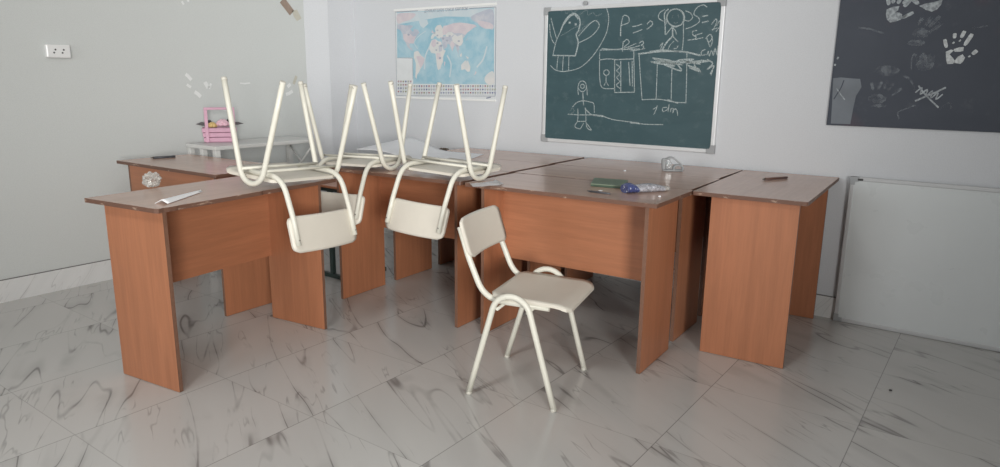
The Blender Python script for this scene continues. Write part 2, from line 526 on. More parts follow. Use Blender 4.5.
# front wall with two window openings (behind the viewer)
b = MB()
xs = [XL - 0.2] + [v for w in WINDOWS for v in w] + [XR + 0.2]
for i in range(0, len(xs), 2): b.box((xs[i], YF - 0.2, 0), (xs[i + 1], YF, ZC))
for (a, c) in WINDOWS:
    b.box((a, YF - 0.2, 0), (c, YF, WZ0)); b.box((a, YF - 0.2, WZ1), (c, YF, ZC))
tag(b.done('wall_front', M['wall']), kind='structure')
for i, (a, c) in enumerate(WINDOWS):
    f = MB()
    for (lo, hi) in (((a, WZ0), (a + 0.06, WZ1)), ((c - 0.06, WZ0), (c, WZ1)), ((a + 0.06, WZ0), (c - 0.06, WZ0 + 0.06)), ((a + 0.06, WZ1 - 0.06), (c - 0.06, WZ1)), (((a + c) / 2 - 0.03, WZ0 + 0.06), ((a + c) / 2 + 0.03, WZ1 - 0.06))):
        f.box((lo[0], YF - 0.12, lo[1]), (hi[0], YF - 0.06, hi[1]))
    tag(f.done('window_%d' % (i + 1), M['white_plastic']), kind='structure')
a, c = SIDE_WINDOW
f = MB()
for (lo, hi) in (((a, WZ0), (a + 0.06, WZ1)), ((c - 0.06, WZ0), (c, WZ1)), ((a + 0.06, WZ0), (c - 0.06, WZ0 + 0.06)), ((a + 0.06, WZ1 - 0.06), (c - 0.06, WZ1))):
    f.box((XR + 0.06, lo[0], lo[1]), (XR + 0.12, hi[0], hi[1]))
tag(f.done('window_2', M['white_plastic']), kind='structure')
# skirting of marble tile, with a thin grout line on top
def skirting(name, lo, hi, mat):
    b = MB(); b.box(lo, hi, 0)
    lo2 = (lo[0], lo[1], hi[2]); hi2 = (hi[0], hi[1], hi[2] + 0.004)
    b.box(lo2, hi2, 1)
    tag(b.done(name, [mat, M['grout']]), kind='structure')
skirting('baseboard_left', (XL, YF, 0), (XL + 0.009, 3.445, 0.122), M['base_y'])
skirting('baseboard_back', (-4.218, YB - 0.009, 0), (XR, YB, 0.115), M['base_x'])

# ------------------------------------------------------------------ desks
DH, DT, PT = 0.75, 0.017, 0.017
FOOT = []      # footprints of the desk tops
def make_desk(loc, rz, L, Wd, a, P, e, mod_v, mod_z, label, hide=None, group=None, chip=False):
    root = empty('school_desk', (loc[0], loc[1], 0), rz)
    FOOT.append((loc, rz, L, Wd))
    tag(root, label, 'desk', 'wooden school desks')
    b = MB()
    if chip:      # front-left corner knocked off, front edge splintered
        poly = [(0.007, 0.0), (0.030, 0.003), (0.05, 0.0)]
        rnd = random.Random(5)
        x = 0.08
        while x < L - 0.06:
            d = rnd.choice([0, 0, 0.003, 0.006])
            poly += [(x, 0), (x + 0.012, d), (x + 0.03, d)]
            x += rnd.uniform(0.06, 0.13)
        poly += [(L, 0), (L, Wd), (0, Wd), (0, 0.016), (0.004, 0.006)]
    else:
        c = 0.005
        poly = [(c, 0), (L - c, 0), (L, c), (L, Wd - c), (L - c, Wd), (c, Wd), (0, Wd - c), (0, c)]
    b.prism(poly, DH - DT, DH, 0, 'z', 1)
    b.done('desktop', [M['wood_top'], M['wood_edge']], root)
    for x in (e, L - e - PT):
        b = MB()
        fs = b.box((x, a, 0.002), (x + PT, a + P, DH - DT), 0)
        for k in (2, 4, 0, 1): fs[k].material_index = 1      # front and back edges carry a darker edge band
        b.done('side_panel', [M['wood_v'], M['panel_edge']], root)
    b = MB()
    fs = b.box((e + PT, mod_v, mod_z), (L - e - PT, mod_v + PT, DH - DT), 0)
    fs[0].material_index = 1
    b.done('modesty_panel', [M['wood_h'], M['panel_edge']], root)
    return root

Wd, a_, P_, e_ = 0.4414, 0.048, 0.357, 0.0532
make_desk((-2.4383, 1.2522), 1.6939, 0.9373, Wd, a_, P_, e_, a_ + P_ - PT, 0.335,
          'wooden desk nearest the left with crumpled film and folded white strip on top', chip=True)
B0 = (-3.0888 + 0.9405 * cos(3.1651), 1.8891 + 0.9405 * sin(3.1651))
make_desk(B0, 3.1651 - pi, 0.9405, Wd, 0.0361, P_, e_, 0.0361, 0.36,
          'wooden desk by the left wall with one dark pencil on its top')
VR = [0.0, 0.4525, 0.8985]
cl = ['wooden desk under the two middle upturned chairs, front of the row beside left desk',
      'wooden desk in the middle row behind the upturned chairs, partly under large white paper',
      'wooden desk against the board wall below the world map, under large white paper']
dl = ['wooden desk behind the upright chair, with blue wrapped package and green case on top',
      'wooden desk in the middle row, between green case desk and blackboard wall desk',
      'wooden desk against the wall under the blackboard, with grey clear plastic piece on top']
t = 0.0500
for k in range(3):
    o = (-2.9543 - sin(t) * VR[k] - (0.008 * k), 2.4347 + cos(t) * VR[k])
    make_desk(o, (t, 0.042, 0.036)[k], 0.9221, Wd - 0.003, 0.05, 0.345, e_, 0.05 + 0.345 - PT, 0.36, cl[k])
t = 0.0416
UD = [0, -0.0154, -0.0241]
for k in range(3):
    o = (-2.0001 + cos(t) * UD[k] - sin(t) * VR[k], 2.4717 + sin(t) * UD[k] + cos(t) * VR[k])
    make_desk(o, (t, 0.032, 0.026)[k], 0.9352, Wd - 0.003, 0.062, 0.3416, e_, (0.228 if k == 0 else 0.38), 0.36, dl[k])
make_desk((-0.6076, 2.9519), 1.627, 0.905, 0.4726, 0.0369, 0.3649, e_, 0.0369 + 0.3649 - PT, 0.36,
          'wooden desk at the right end, turned sideways next to the leaning whiteboard')

# ------------------------------------------------------------------ chairs
CH = dict(hw=.191, yr=-.139, yf=.185, wf=.208, wr=.201, fy=.144, ry=-.216, za=.441, ya=-.035, wa=.212, zs=.412, bb=.549, bt=.697, yb=-.211, ybt=-.258, wb=.185)
TR = 0.0118
chair_mesh = {}
def side_frame_path(s):
    c = CH
    r = 0.078
    cy, cz = c['ya'], c['za'] - TR - r
    def tangent(fy, sign):
        # foot (fy,0) to the circle centred (cy,cz)
        dx, dz = fy - cy, -cz
        d = math.hypot(dx, dz); base = math.atan2(dz, dx); off = math.acos(r / d)
        return base + sign * off
    af = tangent(c['fy'], +1); ar = tangent(c['ry'], -1)
    while ar < af: ar += 2 * pi
    pts = [(c['fy'], 0.0)]
    f0 = (cy + r * cos(af), cz + r * sin(af))
    pts += [(c['fy'] + (f0[0] - c['fy']) * q, f0[1] * q) for q in (0.34, 0.67)]
    for i in range(13):
        a = af + (ar - af) * i / 12
        pts.append((cy + r * cos(a), cz + r * sin(a)))
    r0 = pts[-1]
    pts += [(c['ry'] + (r0[0] - c['ry']) * q, r0[1] * q) for q in (0.67, 0.34)]
    pts.append((c['ry'], 0.0))
    out = []
    for (y, z) in pts:
        k = min(1, z / c['za'])
        wbase = c['wf'] if y > c['ya'] else c['wr']
        out.append(Vector((s * (wbase + (c['wa'] - wbase) * k), y, z)))
    return out

def seat_mesh(b):
    c = CH; hw, y0, y1 = c['hw'], c['yr'], c['yf']
    rc = 0.035
    def fn(u, v):
        # u across, v back to front, corners rounded by squeezing
        y = y0 + (y1 - y0) * v
        d = min(y - y0, y1 - y)
        inset = 0.0
        if d < rc: inset = rc - math.sqrt(max(0, rc * rc - (rc - d) ** 2))
        w = (hw - inset) * (0.95 + 0.05 * v)
        x = -w + 2 * w * u
        z = c['zs'] + 0.006 - 0.010 * v - 0.010 * sin(pi * v) * (1 - (2 * u - 1) ** 2) * 0.8
        if v > 0.82: z -= 0.016 * ((v - 0.82) / 0.18) ** 2
        return (x, y, z)
    b.grid(12, 24, fn, 0, 0.011)

def back_mesh(b):
    c = CH; n = 16; rc = 0.03
    th = 0.010
    def pos(u, v, off):
        z = v
        zz = c['bb'] + (c['bt'] - c['bb']) * z
        d = min(zz - c['bb'], c['bt'] - zz)
        inset = rc - math.sqrt(max(0, rc * rc - (rc - d) ** 2)) if d < rc else 0
        w = c['wb'] - inset
        x = -w + 2 * w * u
        y = c['yb'] + (c['ybt'] - c['yb']) * z - 0.014 * (1 - (2 * u - 1) ** 2)
        return Vector((x, y + off, zz))
    fr = [[b.bm.verts.new(pos(i / n, j / 14, 0)) for j in range(15)] for i in range(n + 1)]
    bk = [[b.bm.verts.new(pos(i / n, j / 14, -th)) for j in range(15)] for i in range(n + 1)]
    for i in range(n):
        for j in range(14):
            for g in (fr, bk):
                f = b.bm.faces.new((g[i][j], g[i + 1][j], g[i + 1][j + 1], g[i][j + 1])); f.smooth = True
    lp = [(i, 0) for i in range(n)] + [(n, j) for j in range(14)] + [(i, 14) for i in range(n, 0, -1)] + [(0, j) for j in range(14, 0, -1)]
    for k in range(len(lp)):
        p, q = lp[k], lp[(k + 1) % len(lp)]
        b.bm.faces.new((fr[p[0]][p[1]], fr[q[0]][q[1]], bk[q[0]][q[1]], bk[p[0]][p[1]]))

def make_chair(label):
    c = CH
    root = empty('school_chair', (0, 0, 0))
    tag(root, label, 'chair', 'cream school chairs')
    b = MB(); seat_mesh(b); b.done('seat', M['cream_ply'], root)
    b = MB(); back_mesh(b); br = b.done('backrest', M['cream_ply'], root)
    for s in (-1, 1):
        b = MB(); b.tube(side_frame_path(s), TR, 10)
        fr = b.done('side_frame', M['cream_metal'], root)
        for y, w in ((c['fy'], c['wf']), (c['ry'], c['wr'])):
            q = MB(); dy = (c['ya'] - y) * 0.055
            q.tube([(s * w, y, -0.001), (s * w, y + dy * 0.5, 0.012)], TR + 0.0005, 10)
            q.done('foot_cap', M['cap'], fr)
        # back tube: runs under the seat, bends up behind the backrest
        xx = 0.164
        zt = c['zs'] - 0.022
        dy = c['ybt'] - c['yb']; dz = c['bt'] - c['bb']
        off = 0.010 + TR
        pts = [(s * xx, 0.10, zt - 0.004), (s * xx, -0.165, zt), (s * xx, c['yb'] - off, c['bb']), (s * xx, c['yb'] + dy * 0.78 - off, c['bb'] + dz * 0.78)]
        pts = fillet(pts, [0, 0.075, 0.02, 0], 8)
        b = MB(); b.tube(pts, TR, 10); tb = b.done('back_tube', M['cream_metal'], root)
        q = MB()
        p = Vector((s * xx, c['yb'] + dy * 0.62 - off - TR + 0.0006, c['bb'] + dz * 0.62))
        q.tube([p, p + Vector((0, -0.0016, 0))], 0.0036, 8)
        q.done('rivet', M['rivet'], tb)
    for y in (-0.092, 0.030):
        b = MB(); zz = c['zs'] - 0.040
        b.tube([(-c['wa'] + 0.002, y, zz), (c['wa'] - 0.002, y, zz)], 0.0065, 8)
        b.done('cross_rod', M['cream_metal'], root)
    return root

def copy_tree(o, parent=None):
    n = o.copy(); col.objects.link(n)
    if parent is not None: n.parent = parent
    for ch in o.children: copy_tree(ch, n)
    return n

proto = make_chair('cream school chair standing upright on the floor in front of the desks')
proto.location = (-1.4234, 2.2318, 0.001)
proto.rotation_euler = (0, 0, -1.3369)
UPT = [((-2.5711, 1.9435), 1.6327, 0.0358, 0.0420, 'upturned cream chair on the nearest left desk, in front of the other upturned chairs'),
       ((-2.1765, 2.6021), -0.0013, -0.0200, 0.0220, 'upturned cream chair rightmost on the desks, its foot over the torn white paper'),
       ((-2.7795, 2.5804), 0.0926, -0.0150, -0.0250, 'upturned cream chair behind the others, its backrest half hidden by the nearest one')]
def over_desk(p):
    for (ox, oy), rz, L, w in FOOT:
        dx, dy = p.x - ox, p.y - oy
        u, v = dx * cos(rz) + dy * sin(rz), -dx * sin(rz) + dy * cos(rz)
        if -0.002 <= u <= L + 0.002 and -0.002 <= v <= w + 0.002: return True
    return False
for (xy, th, pit, roll, lab) in UPT:
    c = copy_tree(proto)
    c['label'] = lab
    R = Matrix.Translation((xy[0], xy[1], 0)) @ Matrix.Rotation(th, 4, 'Z') @ Matrix.Rotation(pit, 4, 'X') @ Matrix.Rotation(roll + pi, 4, 'Y')
    # rest it on the desk top: lowest point that lies over a desk
    low = 1e9
    for ch in c.children:
        if ch.name.split('.')[0] in ('seat', 'side_frame', 'back_tube'):
            for v in ch.data.vertices:
                p = R @ v.co
                if p.z < low and over_desk(p): low = p.z
    c.matrix_world = Matrix.Translation((0, 0, DH + 0.0008 - low)) @ R

# ------------------------------------------------------------------ blackboard
def unit_on_back(pts, d): return [on_back(x, y, d) for x, y in pts]
KW = YB / 3.8384      # survey scale on the board wall
def kz(z): return CAMH + (z - CAMH) * KW
bbx0, bbx1, bbz0, bbz1 = -2.441 * KW, -1.3045 * KW, kz(0.829), kz(1.658)
root = empty('blackboard', ((bbx0 + bbx1) / 2, YB, bbz0))
tag(root, 'green blackboard with chalk drawings and silver frame on the back wall', 'blackboard')
def childify(o, root):
    o.parent = root; o.matrix_parent_inverse = Matrix.Translation(-Vector(root.location))
    return o
FWD = 0.020
b = MB(); b.box((bbx0 + 0.01, YB - 0.015, bbz0 + 0.01), (bbx1 - 0.01, YB - 0.002, bbz1 - 0.01), 0)
CD = 0.0156
def chalk(pts, org, sc, w=0.0050, mi=1, sm=True):
    P = [on_back(org[0] + x / sc, org[1] + y / sc, CD + (0.0002 if mi == 1 else 0.0001)) for x, y in pts]
    if sm and len(P) > 2: P = smooth_path(P, 4)
    b.ribbon(P, w, (0, -1, 0), mi)
def ring(cx, cy, rx, ry, n=14): return [(cx + rx * cos(2 * pi * k / n), cy + ry * sin(2 * pi * k / n)) for k in range(n + 1)]
o1, s1 = (540, 0), 6.23
# winged figure
chalk([(130, 190), (150, 140), (180, 100), (215, 85), (240, 105), (250, 140), (240, 190), (225, 215), (238, 260), (230, 310), (220, 345)], o1, s1, 0.009)
chalk([(150, 150), (185, 105), (215, 92), (238, 120)], o1, s1, 0.007)
chalk([(130, 190), (100, 260), (80, 345)], o1, s1); chalk([(78, 345), (150, 346), (222, 348)], o1, s1, 0.007)
for l in ([(113, 350), (108, 390), (105, 432)], [(145, 350), (140, 440)], [(180, 350), (178, 437)]): chalk(l, o1, s1)
for x, y in ((185, 140), (222, 150)): chalk([(x - 6, y), (x + 6, y + 3)], o1, s1, 0.012)
chalk([(130, 222), (170, 200), (210, 175), (270, 148)], o1, s1, 0.004, 2)
chalk([(68, 112), (85, 180), (103, 240)], o1, s1); chalk([(60, 150), (64, 210), (78, 255), (95, 275)], o1, s1)
chalk([(245, 265), (320, 225), (368, 165), (352, 130), (320, 140), (270, 190), (240, 225)], o1, s1)
chalk([(230, 215), (280, 165), (330, 130)], o1, s1, 0.004, 2)
chalk([(415, 52), (428, 110), (415, 200), (370, 290), (310, 370), (240, 425), (150, 445), (95, 435), (65, 408)], o1, s1)
chalk([(130, 75), (150, 58), (165, 85), (190, 60), (205, 80), (235, 62)], o1, s1, 0.004, 2)
chalk([(250, 90), (290, 62), (300, 95), (330, 78), (350, 100), (385, 85)], o1, s1, 0.004, 2)
# P = ?   P = 3
chalk([(502, 226), (503, 180), (508, 140)], o1, s1, 0.007); chalk([(506, 150), (520, 98), (550, 105), (552, 140), (510, 157)], o1, s1)
chalk([(514, 322), (516, 285), (520, 255)], o1, s1); chalk([(520, 262), (542, 245), (555, 265), (525, 292)], o1, s1)
o2, s2 = (630, 0), 6.23
chalk([(14, 166), (45, 160), (76, 150)], o2, s2); chalk([(18, 206), (45, 196), (76, 184)], o2, s2)
chalk([(106, 150), (128, 130), (142, 148), (122, 170), (104, 182)], o2, s2, 0.006)
chalk([(-15, 300), (20, 296), (60, 284)], o2, s2); chalk([(55, 270), (78, 256), (84, 272), (70, 282), (86, 290), (78, 306)], o2, s2)
chalk([(385, 302), (470, 308), (540, 295), (600, 270)], o1, s1)
chalk([(0, 318), (50, 312), (95, 302)], o2, s2, 0.004)
# boxes with small figure
o3, s3 = (530, 0), 2.919
for l in ([(203, 175), (203, 215), (206, 247), (216, 258), (247, 259)], [(203, 175), (225, 172), (247, 173)]): chalk(l, o3, s3)
for l in ([(247, 175), (247, 270)], [(247, 270), (305, 269)], [(305, 269), (303, 172)], [(303, 172), (247, 174)], [(265, 178), (265, 268)], [(288, 182), (292, 250)], [(298, 178), (299, 252)], [(203, 172), (204, 146), (320, 143)], [(303, 146), (303, 172)]): chalk(l, o3, s3, 0.0055, 1, False)
chalk(ring(223, 212, 8, 8), o3, s3); chalk([(222, 222), (222, 238)], o3, s3); chalk([(216, 250), (222, 238), (229, 250)], o3, s3, 0.005, 1, False)
chalk([(252, 188), (262, 196), (253, 206), (262, 216), (253, 226), (262, 238), (252, 248), (262, 258)], o3, s3, 0.005)
# standing figure on the table
chalk(ring(285, 110, 55, 54, 18), o2, s2, 0.007); chalk(ring(283, 112, 51, 56, 18), o2, s2, 0.004)
chalk([(218, 58), (185, 80), (178, 112), (208, 132)], o2, s2); chalk([(240, 55), (215, 85), (218, 140), (220, 215)], o2, s2, 0.007)
chalk([(255, 60), (230, 95), (228, 150)], o2, s2)
chalk([(345, 68), (375, 80), (390, 108), (368, 130), (342, 126)], o2, s2)
chalk([(265, 170), (266, 225)], o2, s2, 0.009); chalk([(262, 168), (240, 195), (222, 218)], o2, s2); chalk([(268, 172), (282, 190), (290, 216)], o2, s2)
chalk([(266, 225), (228, 265), (198, 316)], o2, s2, 0.009); chalk([(266, 225), (300, 262)], o2, s2); chalk([(300, 285), (290, 300), (270, 305)], o2, s2)
chalk([(335, 95), (333, 180), (332, 250), (325, 312)], o2, s2)
chalk([(185, 290), (205, 265), (190, 310)], o2, s2, 0.004); chalk([(275, 255), (250, 280), (235, 312)], o2, s2, 0.004)
chalk([(268, 95), (262, 112)], o2, s2, 0.004, 2); chalk([(300, 92), (305, 112)], o2, s2, 0.004, 2); chalk([(272, 140), (286, 146), (300, 138)], o2, s2, 0.004, 2)
# table slab and shading
chalk([(50, 336), (120, 328), (200, 320), (330, 322), (440, 346)], o2, s2, 0.009); chalk([(120, 322), (200, 312), (270, 318), (360, 324)], o2, s2, 0.007)
chalk([(140, 362), (260, 378), (160, 372), (300, 398), (130, 385), (280, 412), (190, 390), (320, 442), (290, 380), (400, 370), (310, 392), (440, 380), (350, 400), (430, 430), (370, 420), (440, 446), (400, 400), (500, 378)], o2, s2, 0.008)
chalk([(150, 368), (230, 392), (170, 384), (330, 404), (210, 380), (410, 392), (320, 380), (440, 400)], o2, s2, 0.007)
for l in ([(318, 155), (322, 220), (327, 291)], [(327, 291), (380, 290), (420, 298), (455, 300)], [(400, 290), (432, 302)], [(372, 170), (370, 240), (368, 291)], [(415, 185), (413, 240), (412, 292)], [(458, 150), (457, 230), (455, 301)]): chalk(l, o3, s3)
# right-hand sums
chalk([(482, 46), (455, 30), (415, 50), (398, 88), (425, 108), (432, 135), (392, 164), (345, 181)], o2, s2)
chalk([(452, 102), (486, 96)], o2, s2, 0.006); chalk([(448, 141), (490, 131)], o2, s2, 0.006)
chalk([(508, 152), (535, 118), (540, 140), (515, 190)], o2, s2); chalk([(540, 160), (558, 130), (562, 160), (535, 198)], o2, s2); chalk([(510, 185), (550, 172)], o2, s2, 0.004)
chalk([(418, 190), (392, 195), (392, 218), (412, 230), (400, 244), (358, 250)], o2, s2)
chalk([(402, 222), (450, 206)], o2, s2); chalk([(404, 246), (456, 234)], o2, s2)
chalk([(470, 240), (498, 214), (512, 235), (492, 262), (478, 235), (488, 265), (500, 292), (514, 252), (505, 220)], o2, s2)
chalk([(470, 308), (446, 320), (448, 344), (474, 338)], o2, s2); chalk([(478, 345), (488, 318), (494, 350), (508, 314), (518, 346)], o2, s2); chalk([(520, 345), (530, 300), (542, 345), (548, 285)], o2, s2, 0.006)
chalk([(480, 370), (515, 395), (480, 432), (524, 408), (500, 462)], o2, s2, 0.007); chalk([(440, 375), (490, 380)], o2, s2, 0.006)
chalk([(520, 420), (505, 470)], o2, s2, 0.005)
# 1 dm
o6, s6 = (630, 70), 5.49
chalk([(130, 246), (142, 220), (150, 194)], o6, s6); chalk([(126, 216), (136, 210), (147, 203)], o6, s6, 0.004)
chalk([(203, 205), (180, 208), (182, 228), (205, 216), (216, 188)], o6, s6); chalk([(216, 188), (208, 230)], o6, s6)
chalk([(222, 230), (226, 212), (238, 214), (234, 236), (246, 214), (258, 222), (262, 250)], o6, s6)
# figure with the rope
o5, s5 = (540, 70), 5.84
chalk(ring(247, 95, 24, 31), o5, s5); chalk(ring(248, 95, 12, 12, 8), o5, s5, 0.005)
chalk([(228, 75), (221, 110), (224, 145)], o5, s5); chalk([(268, 78), (274, 115), (276, 148)], o5, s5)
chalk([(250, 130), (252, 170), (254, 206)], o5, s5, 0.006)
chalk([(190, 216), (215, 190), (250, 180), (290, 186), (314, 198), (317, 250)], o5, s5); chalk([(300, 262), (272, 236), (262, 220)], o5, s5, 0.007)
chalk([(220, 225), (222, 265), (219, 300)], o5, s5); chalk([(264, 225), (268, 265), (268, 300)], o5, s5); chalk([(219, 300), (268, 300)], o5, s5)
chalk([(162, 258), (230, 262), (312, 262)], o5, s5); chalk([(175, 240), (188, 222), (200, 240), (180, 256)], o5, s5, 0.004, 2)
chalk([(219, 300), (203, 330), (232, 344), (244, 330)], o5, s5); chalk([(244, 330), (256, 308)], o5, s5); chalk([(268, 304), (276, 338), (300, 350), (268, 306)], o5, s5)
chalk([(310, 262), (340, 266), (370, 270)], o5, s5, 0.010)
chalk([(310, 262), (360, 268), (420, 288), (500, 300), (580, 310)], o5, s5); chalk([(0, 290), (90, 298), (182, 300)], o6, s6)
childify(b.done('writing_surface', [M['board'], M['chalk'], M['chalk_faint']], None, False), root)
fw = 0.022
b = MB()
for lo, hi in (((bbx0, bbz0), (bbx1, bbz0 + fw)), ((bbx0, bbz1 - fw), (bbx1, bbz1)), ((bbx0, bbz0 + fw), (bbx0 + fw, bbz1 - fw)), ((bbx1 - fw, bbz0 + fw), (bbx1, bbz1 - fw))):
    b.box((lo[0], YB - FWD, lo[1]), (hi[0], YB - 0.001, hi[1]), 0, 0.003)
childify(b.done('frame', M['alu']), root)
for cx, cz, sx, sz in ((bbx0, bbz0, 1, 1), (bbx1, bbz0, -1, 1), (bbx0, bbz1, 1, -1), (bbx1, bbz1, -1, -1)):
    b = MB(); m = 0.045
    poly = [(cx - sx * 0.002, cz - sz * 0.002), (cx + sx * m, cz - sz * 0.002), (cx + sx * m, cz + sz * 0.022), (cx + sx * 0.024, cz + sz * 0.024), (cx + sx * 0.022, cz + sz * m), (cx - sx * 0.002, cz + sz * m)]
    b.prism(poly, YB - FWD - 0.003, YB - 0.001, 0, 'y', None, 0.002)
    childify(b.done('corner_cap', M['grey_plastic']), root)
b = MB(); p = on_back(587, 3.2, 0.0); b.tube([(p.x, YB - 0.001, p.z), (p.x, YB - 0.018, p.z)], 0.010, 10); b.tube([(p.x, YB - 0.018, p.z), (p.x, YB - 0.022, p.z)], 0.014, 10)
childify(b.done('hanging_peg', M['grey_plastic']), root)

# ------------------------------------------------------------------ dark chalk panel with handprints
px0, px1, pz0, pz1 = -0.7365 * KW, 1.15, kz(1.018), 2.10
root = empty('chalk_panel', ((px0 + px1) / 2, YB, pz0))
tag(root, 'large dark chalk panel with white handprints on the wall above the whiteboard', 'chalkboard')
b = MB(); b.box((px0, YB - 0.010, pz0), (px1, YB - 0.0005, pz1), 0)
PD = 0.0108
def pp(pts, org, sc, d=0.0): return [on_back(org[0] + x / sc, org[1] + y / sc, PD + d) for x, y in pts]
def pst(pts, org, sc, w, mi): b.ribbon(smooth_path(pp(pts, org, sc, 0.0002 * mi), 4), w, (0, -1, 0), mi)
def ppoly(pts, org, sc, mi): b.poly(pp(pts, org, sc, 0.0002 * mi), mi)
def finger(p, q, org, sc, w, mi):
    a_, c_ = Vector(pp([p], org, sc)[0]), Vector(pp([q], org, sc)[0])
    d = (c_ - a_); L = d.length; d.normalize(); s_ = Vector((0, -1, 0)).cross(d) * w / 2
    off = Vector((0, -0.0002 * mi, 0)); s_ = s_ * 0.72
    pts = [a_ + s_ * 0.75, a_ + d * (0.2 * L) + s_, c_ - d * (0.2 * L) + s_ * 0.95, c_ + s_ * 0.5, c_ - s_ * 0.5, c_ - d * (0.2 * L) - s_ * 0.95, a_ + d * (0.2 * L) - s_, a_ - s_ * 0.75]
    b.poly([v + off for v in pts], mi)
ob, sb = (900, 0), 6.67
# brightest handprint: palm as three blots round a bare hollow
ppoly([(305, 345), (340, 330), (360, 335), (345, 350), (330, 362), (352, 385), (365, 405), (355, 425), (315, 427), (308, 400)], ob, sb, 2)
ppoly([(358, 328), (395, 315), (425, 314), (422, 340), (400, 345), (365, 346)], ob, sb, 2)
ppoly([(365, 405), (385, 378), (418, 362), (434, 384), (420, 412), (402, 426), (362, 420)], ob, sb, 2)
for p, q, w in (((298, 262), (310, 318), 0.020), ((366, 222), (363, 256), 0.020), ((432, 206), (408, 252), 0.022), ((482, 226), (430, 304), 0.024), ((514, 336), (482, 362), 0.024), ((352, 282), (361, 289), 0.014), ((396, 268), (404, 274), 0.014), ((470, 372), (455, 380), 0.010)):
    finger(p, q, ob, sb, w, 2)
oc, sc_ = (820, 0), 6.67
ppoly([(445, 62), (490, 44), (530, 40), (520, 70), (500, 82), (530, 84), (548, 96), (540, 130), (505, 143), (468, 150), (446, 130), (440, 95)], oc, sc_, 3)
for p, q, w in (((624, 82), (548, 120), 0.022), ((452, -20), (460, 34), 0.024), ((492, -25), (488, 22), 0.024), ((540, -20), (520, 26), 0.024), ((605, -5), (560, 44), 0.028)):
    finger(p, q, oc, sc_, w, 3)
ppoly([(128, 40), (165, 25), (205, 18), (250, 8), (285, -5), (275, 30), (248, 62), (212, 78), (172, 66), (150, 52)], ob, sb, 3)
for p, q, w in (((70, -20), (124, 28), 0.026), ((20, 25), (50, -10), 0.020), ((85, 84), (5, 122), 0.016)): finger(p, q, ob, sb, w, 3)
# faint prints
def blob(cx, cy, rx, ry, org, sc, mi, n=16, seed=1):
    r = random.Random(seed)
    ppoly([(cx + rx * cos(2 * pi * k / n) * r.uniform(0.85, 1.1), cy + ry * sin(2 * pi * k / n) * r.uniform(0.85, 1.1)) for k in range(n)], org, sc, mi)
blob(142, 218, 62, 34, ob, sb, 4, seed=2); blob(110, 285, 60, 22, ob, sb, 4, seed=3)
for p, q in (((150, 118), (128, 168)), ((212, 112), (168, 172)), ((268, 108), (192, 182)), ((286, 150), (208, 208))): finger(p, q, ob, sb, 0.024, 4)
od, sd = (820, 60), 6.67
blob(385, 258, 62, 34, od, sd, 4, seed=4); blob(390, 305, 55, 12, od, sd, 4, seed=5)
for p, q in (((412, 145), (386, 196)), ((456, 140), (428, 190)), ((492, 158), (452, 202)), ((345, 150), (352, 200)), ((545, 190), (480, 235))): finger(p, q, od, sd, 0.020, 4)
blob(450, 70, 80, 34, od, sd, 4, seed=6); blob(700, 20, 70, 55, od, sd, 4, seed=8)
ppoly([(88, 122), (140, 116), (200, 122), (268, 126), (277, 180), (262, 205), (240, 240), (222, 320), (202, 428), (72, 424), (80, 300)], od, sd, 1)
b.ribbon(smooth_path(pp([(160, 135), (140, 185), (115, 225), (92, 262)], od, sd, 0.0006), 4), 0.005, (0, -1, 0), 0); pst([(110, 190), (135, 225), (165, 265)], od, sd, 0.005, 3)
pst([(75, 462), (78, 400), (88, 365), (104, 368), (118, 430), (135, 380), (158, 355), (172, 400), (200, 362), (215, 395), (235, 370)], ob, sb, 0.006, 4)
oe, se = (900, 60), 5.84
pst([(88, 240), (150, 212), (210, 188), (268, 160)], oe, se, 0.008, 3); pst([(108, 150), (130, 180), (165, 220), (225, 278)], oe, se, 0.007, 3)
pst([(90, 190), (128, 162), (118, 200), (160, 172), (150, 212), (190, 180), (180, 222), (222, 190), (210, 230), (250, 200)], oe, se, 0.006, 3)
pst([(20, 92), (55, 110), (80, 150), (95, 185)], oe, se, 0.008, 4); pst([(225, 290), (265, 262), (290, 250), (300, 285)], oe, se, 0.006, 4)
pst([(255, 184), (300, 188), (350, 198), (420, 222)], oc, sc_, 0.008, 4); pst([(360, 72), (440, 74)], od, sd, 0.008, 4); pst([(530, 400), (520, 350), (560, 330), (640, 300)], od, sd, 0.006, 4)
pst([(480, 188), (530, 182), (584, 172)], ob, sb, 0.007, 4); pst([(115, 395), (122, 380)], oc, sc_, 0.008, 3); blob(100, 432, 8, 8, oc, sc_, 3, 8, 9)
childify(b.done('panel_face', [M['slate'], M['slate_patch'], M['hand_white'], M['hand_mid'], M['hand_faint']], None, False), root)
b = MB()
for lo, hi in (((px0 - 0.006, pz0 - 0.006), (px1, pz0)), ((px0 - 0.006, pz0), (px0, pz1))):
    b.box((lo[0], YB - 0.011, lo[1]), (hi[0], YB - 0.0005, hi[1]))
childify(b.done('panel_edge_strip', M['slate']), root)

# ------------------------------------------------------------------ world map poster
mx0, mx1, mz0, mz1 = -3.764 * KW, -2.830 * KW, kz(1.074), kz(1.708)
root = empty('world_map_poster', ((mx0 + mx1) / 2, YB, mz0))
tag(root, 'pale blue world map poster on the back wall, left of the blackboard', 'map')
def paper_mat(name, c1, c2, sc=6, rough=0.35):
    m, nt, b = new_mat(name)
    v = noise(nt, coords(nt), sc, 5, 0.65, 0.4)
    nt.links.new(mix(nt, smooth(nt, v, 0.3, 0.7), c1, c2), b.inputs['Base Color'])
    b.inputs['Roughness'].default_value = rough
    return m
M['map_paper'] = paper_mat('map_white_paper', (0.66, 0.68, 0.69), (0.72, 0.74, 0.75))
M['map_sea'] = paper_mat('map_sea_blue', (0.27, 0.49, 0.60), (0.44, 0.60, 0.67), 9)
M['map_land'] = paper_mat('map_land_pink', (0.58, 0.52, 0.57), (0.66, 0.60, 0.62), 14)
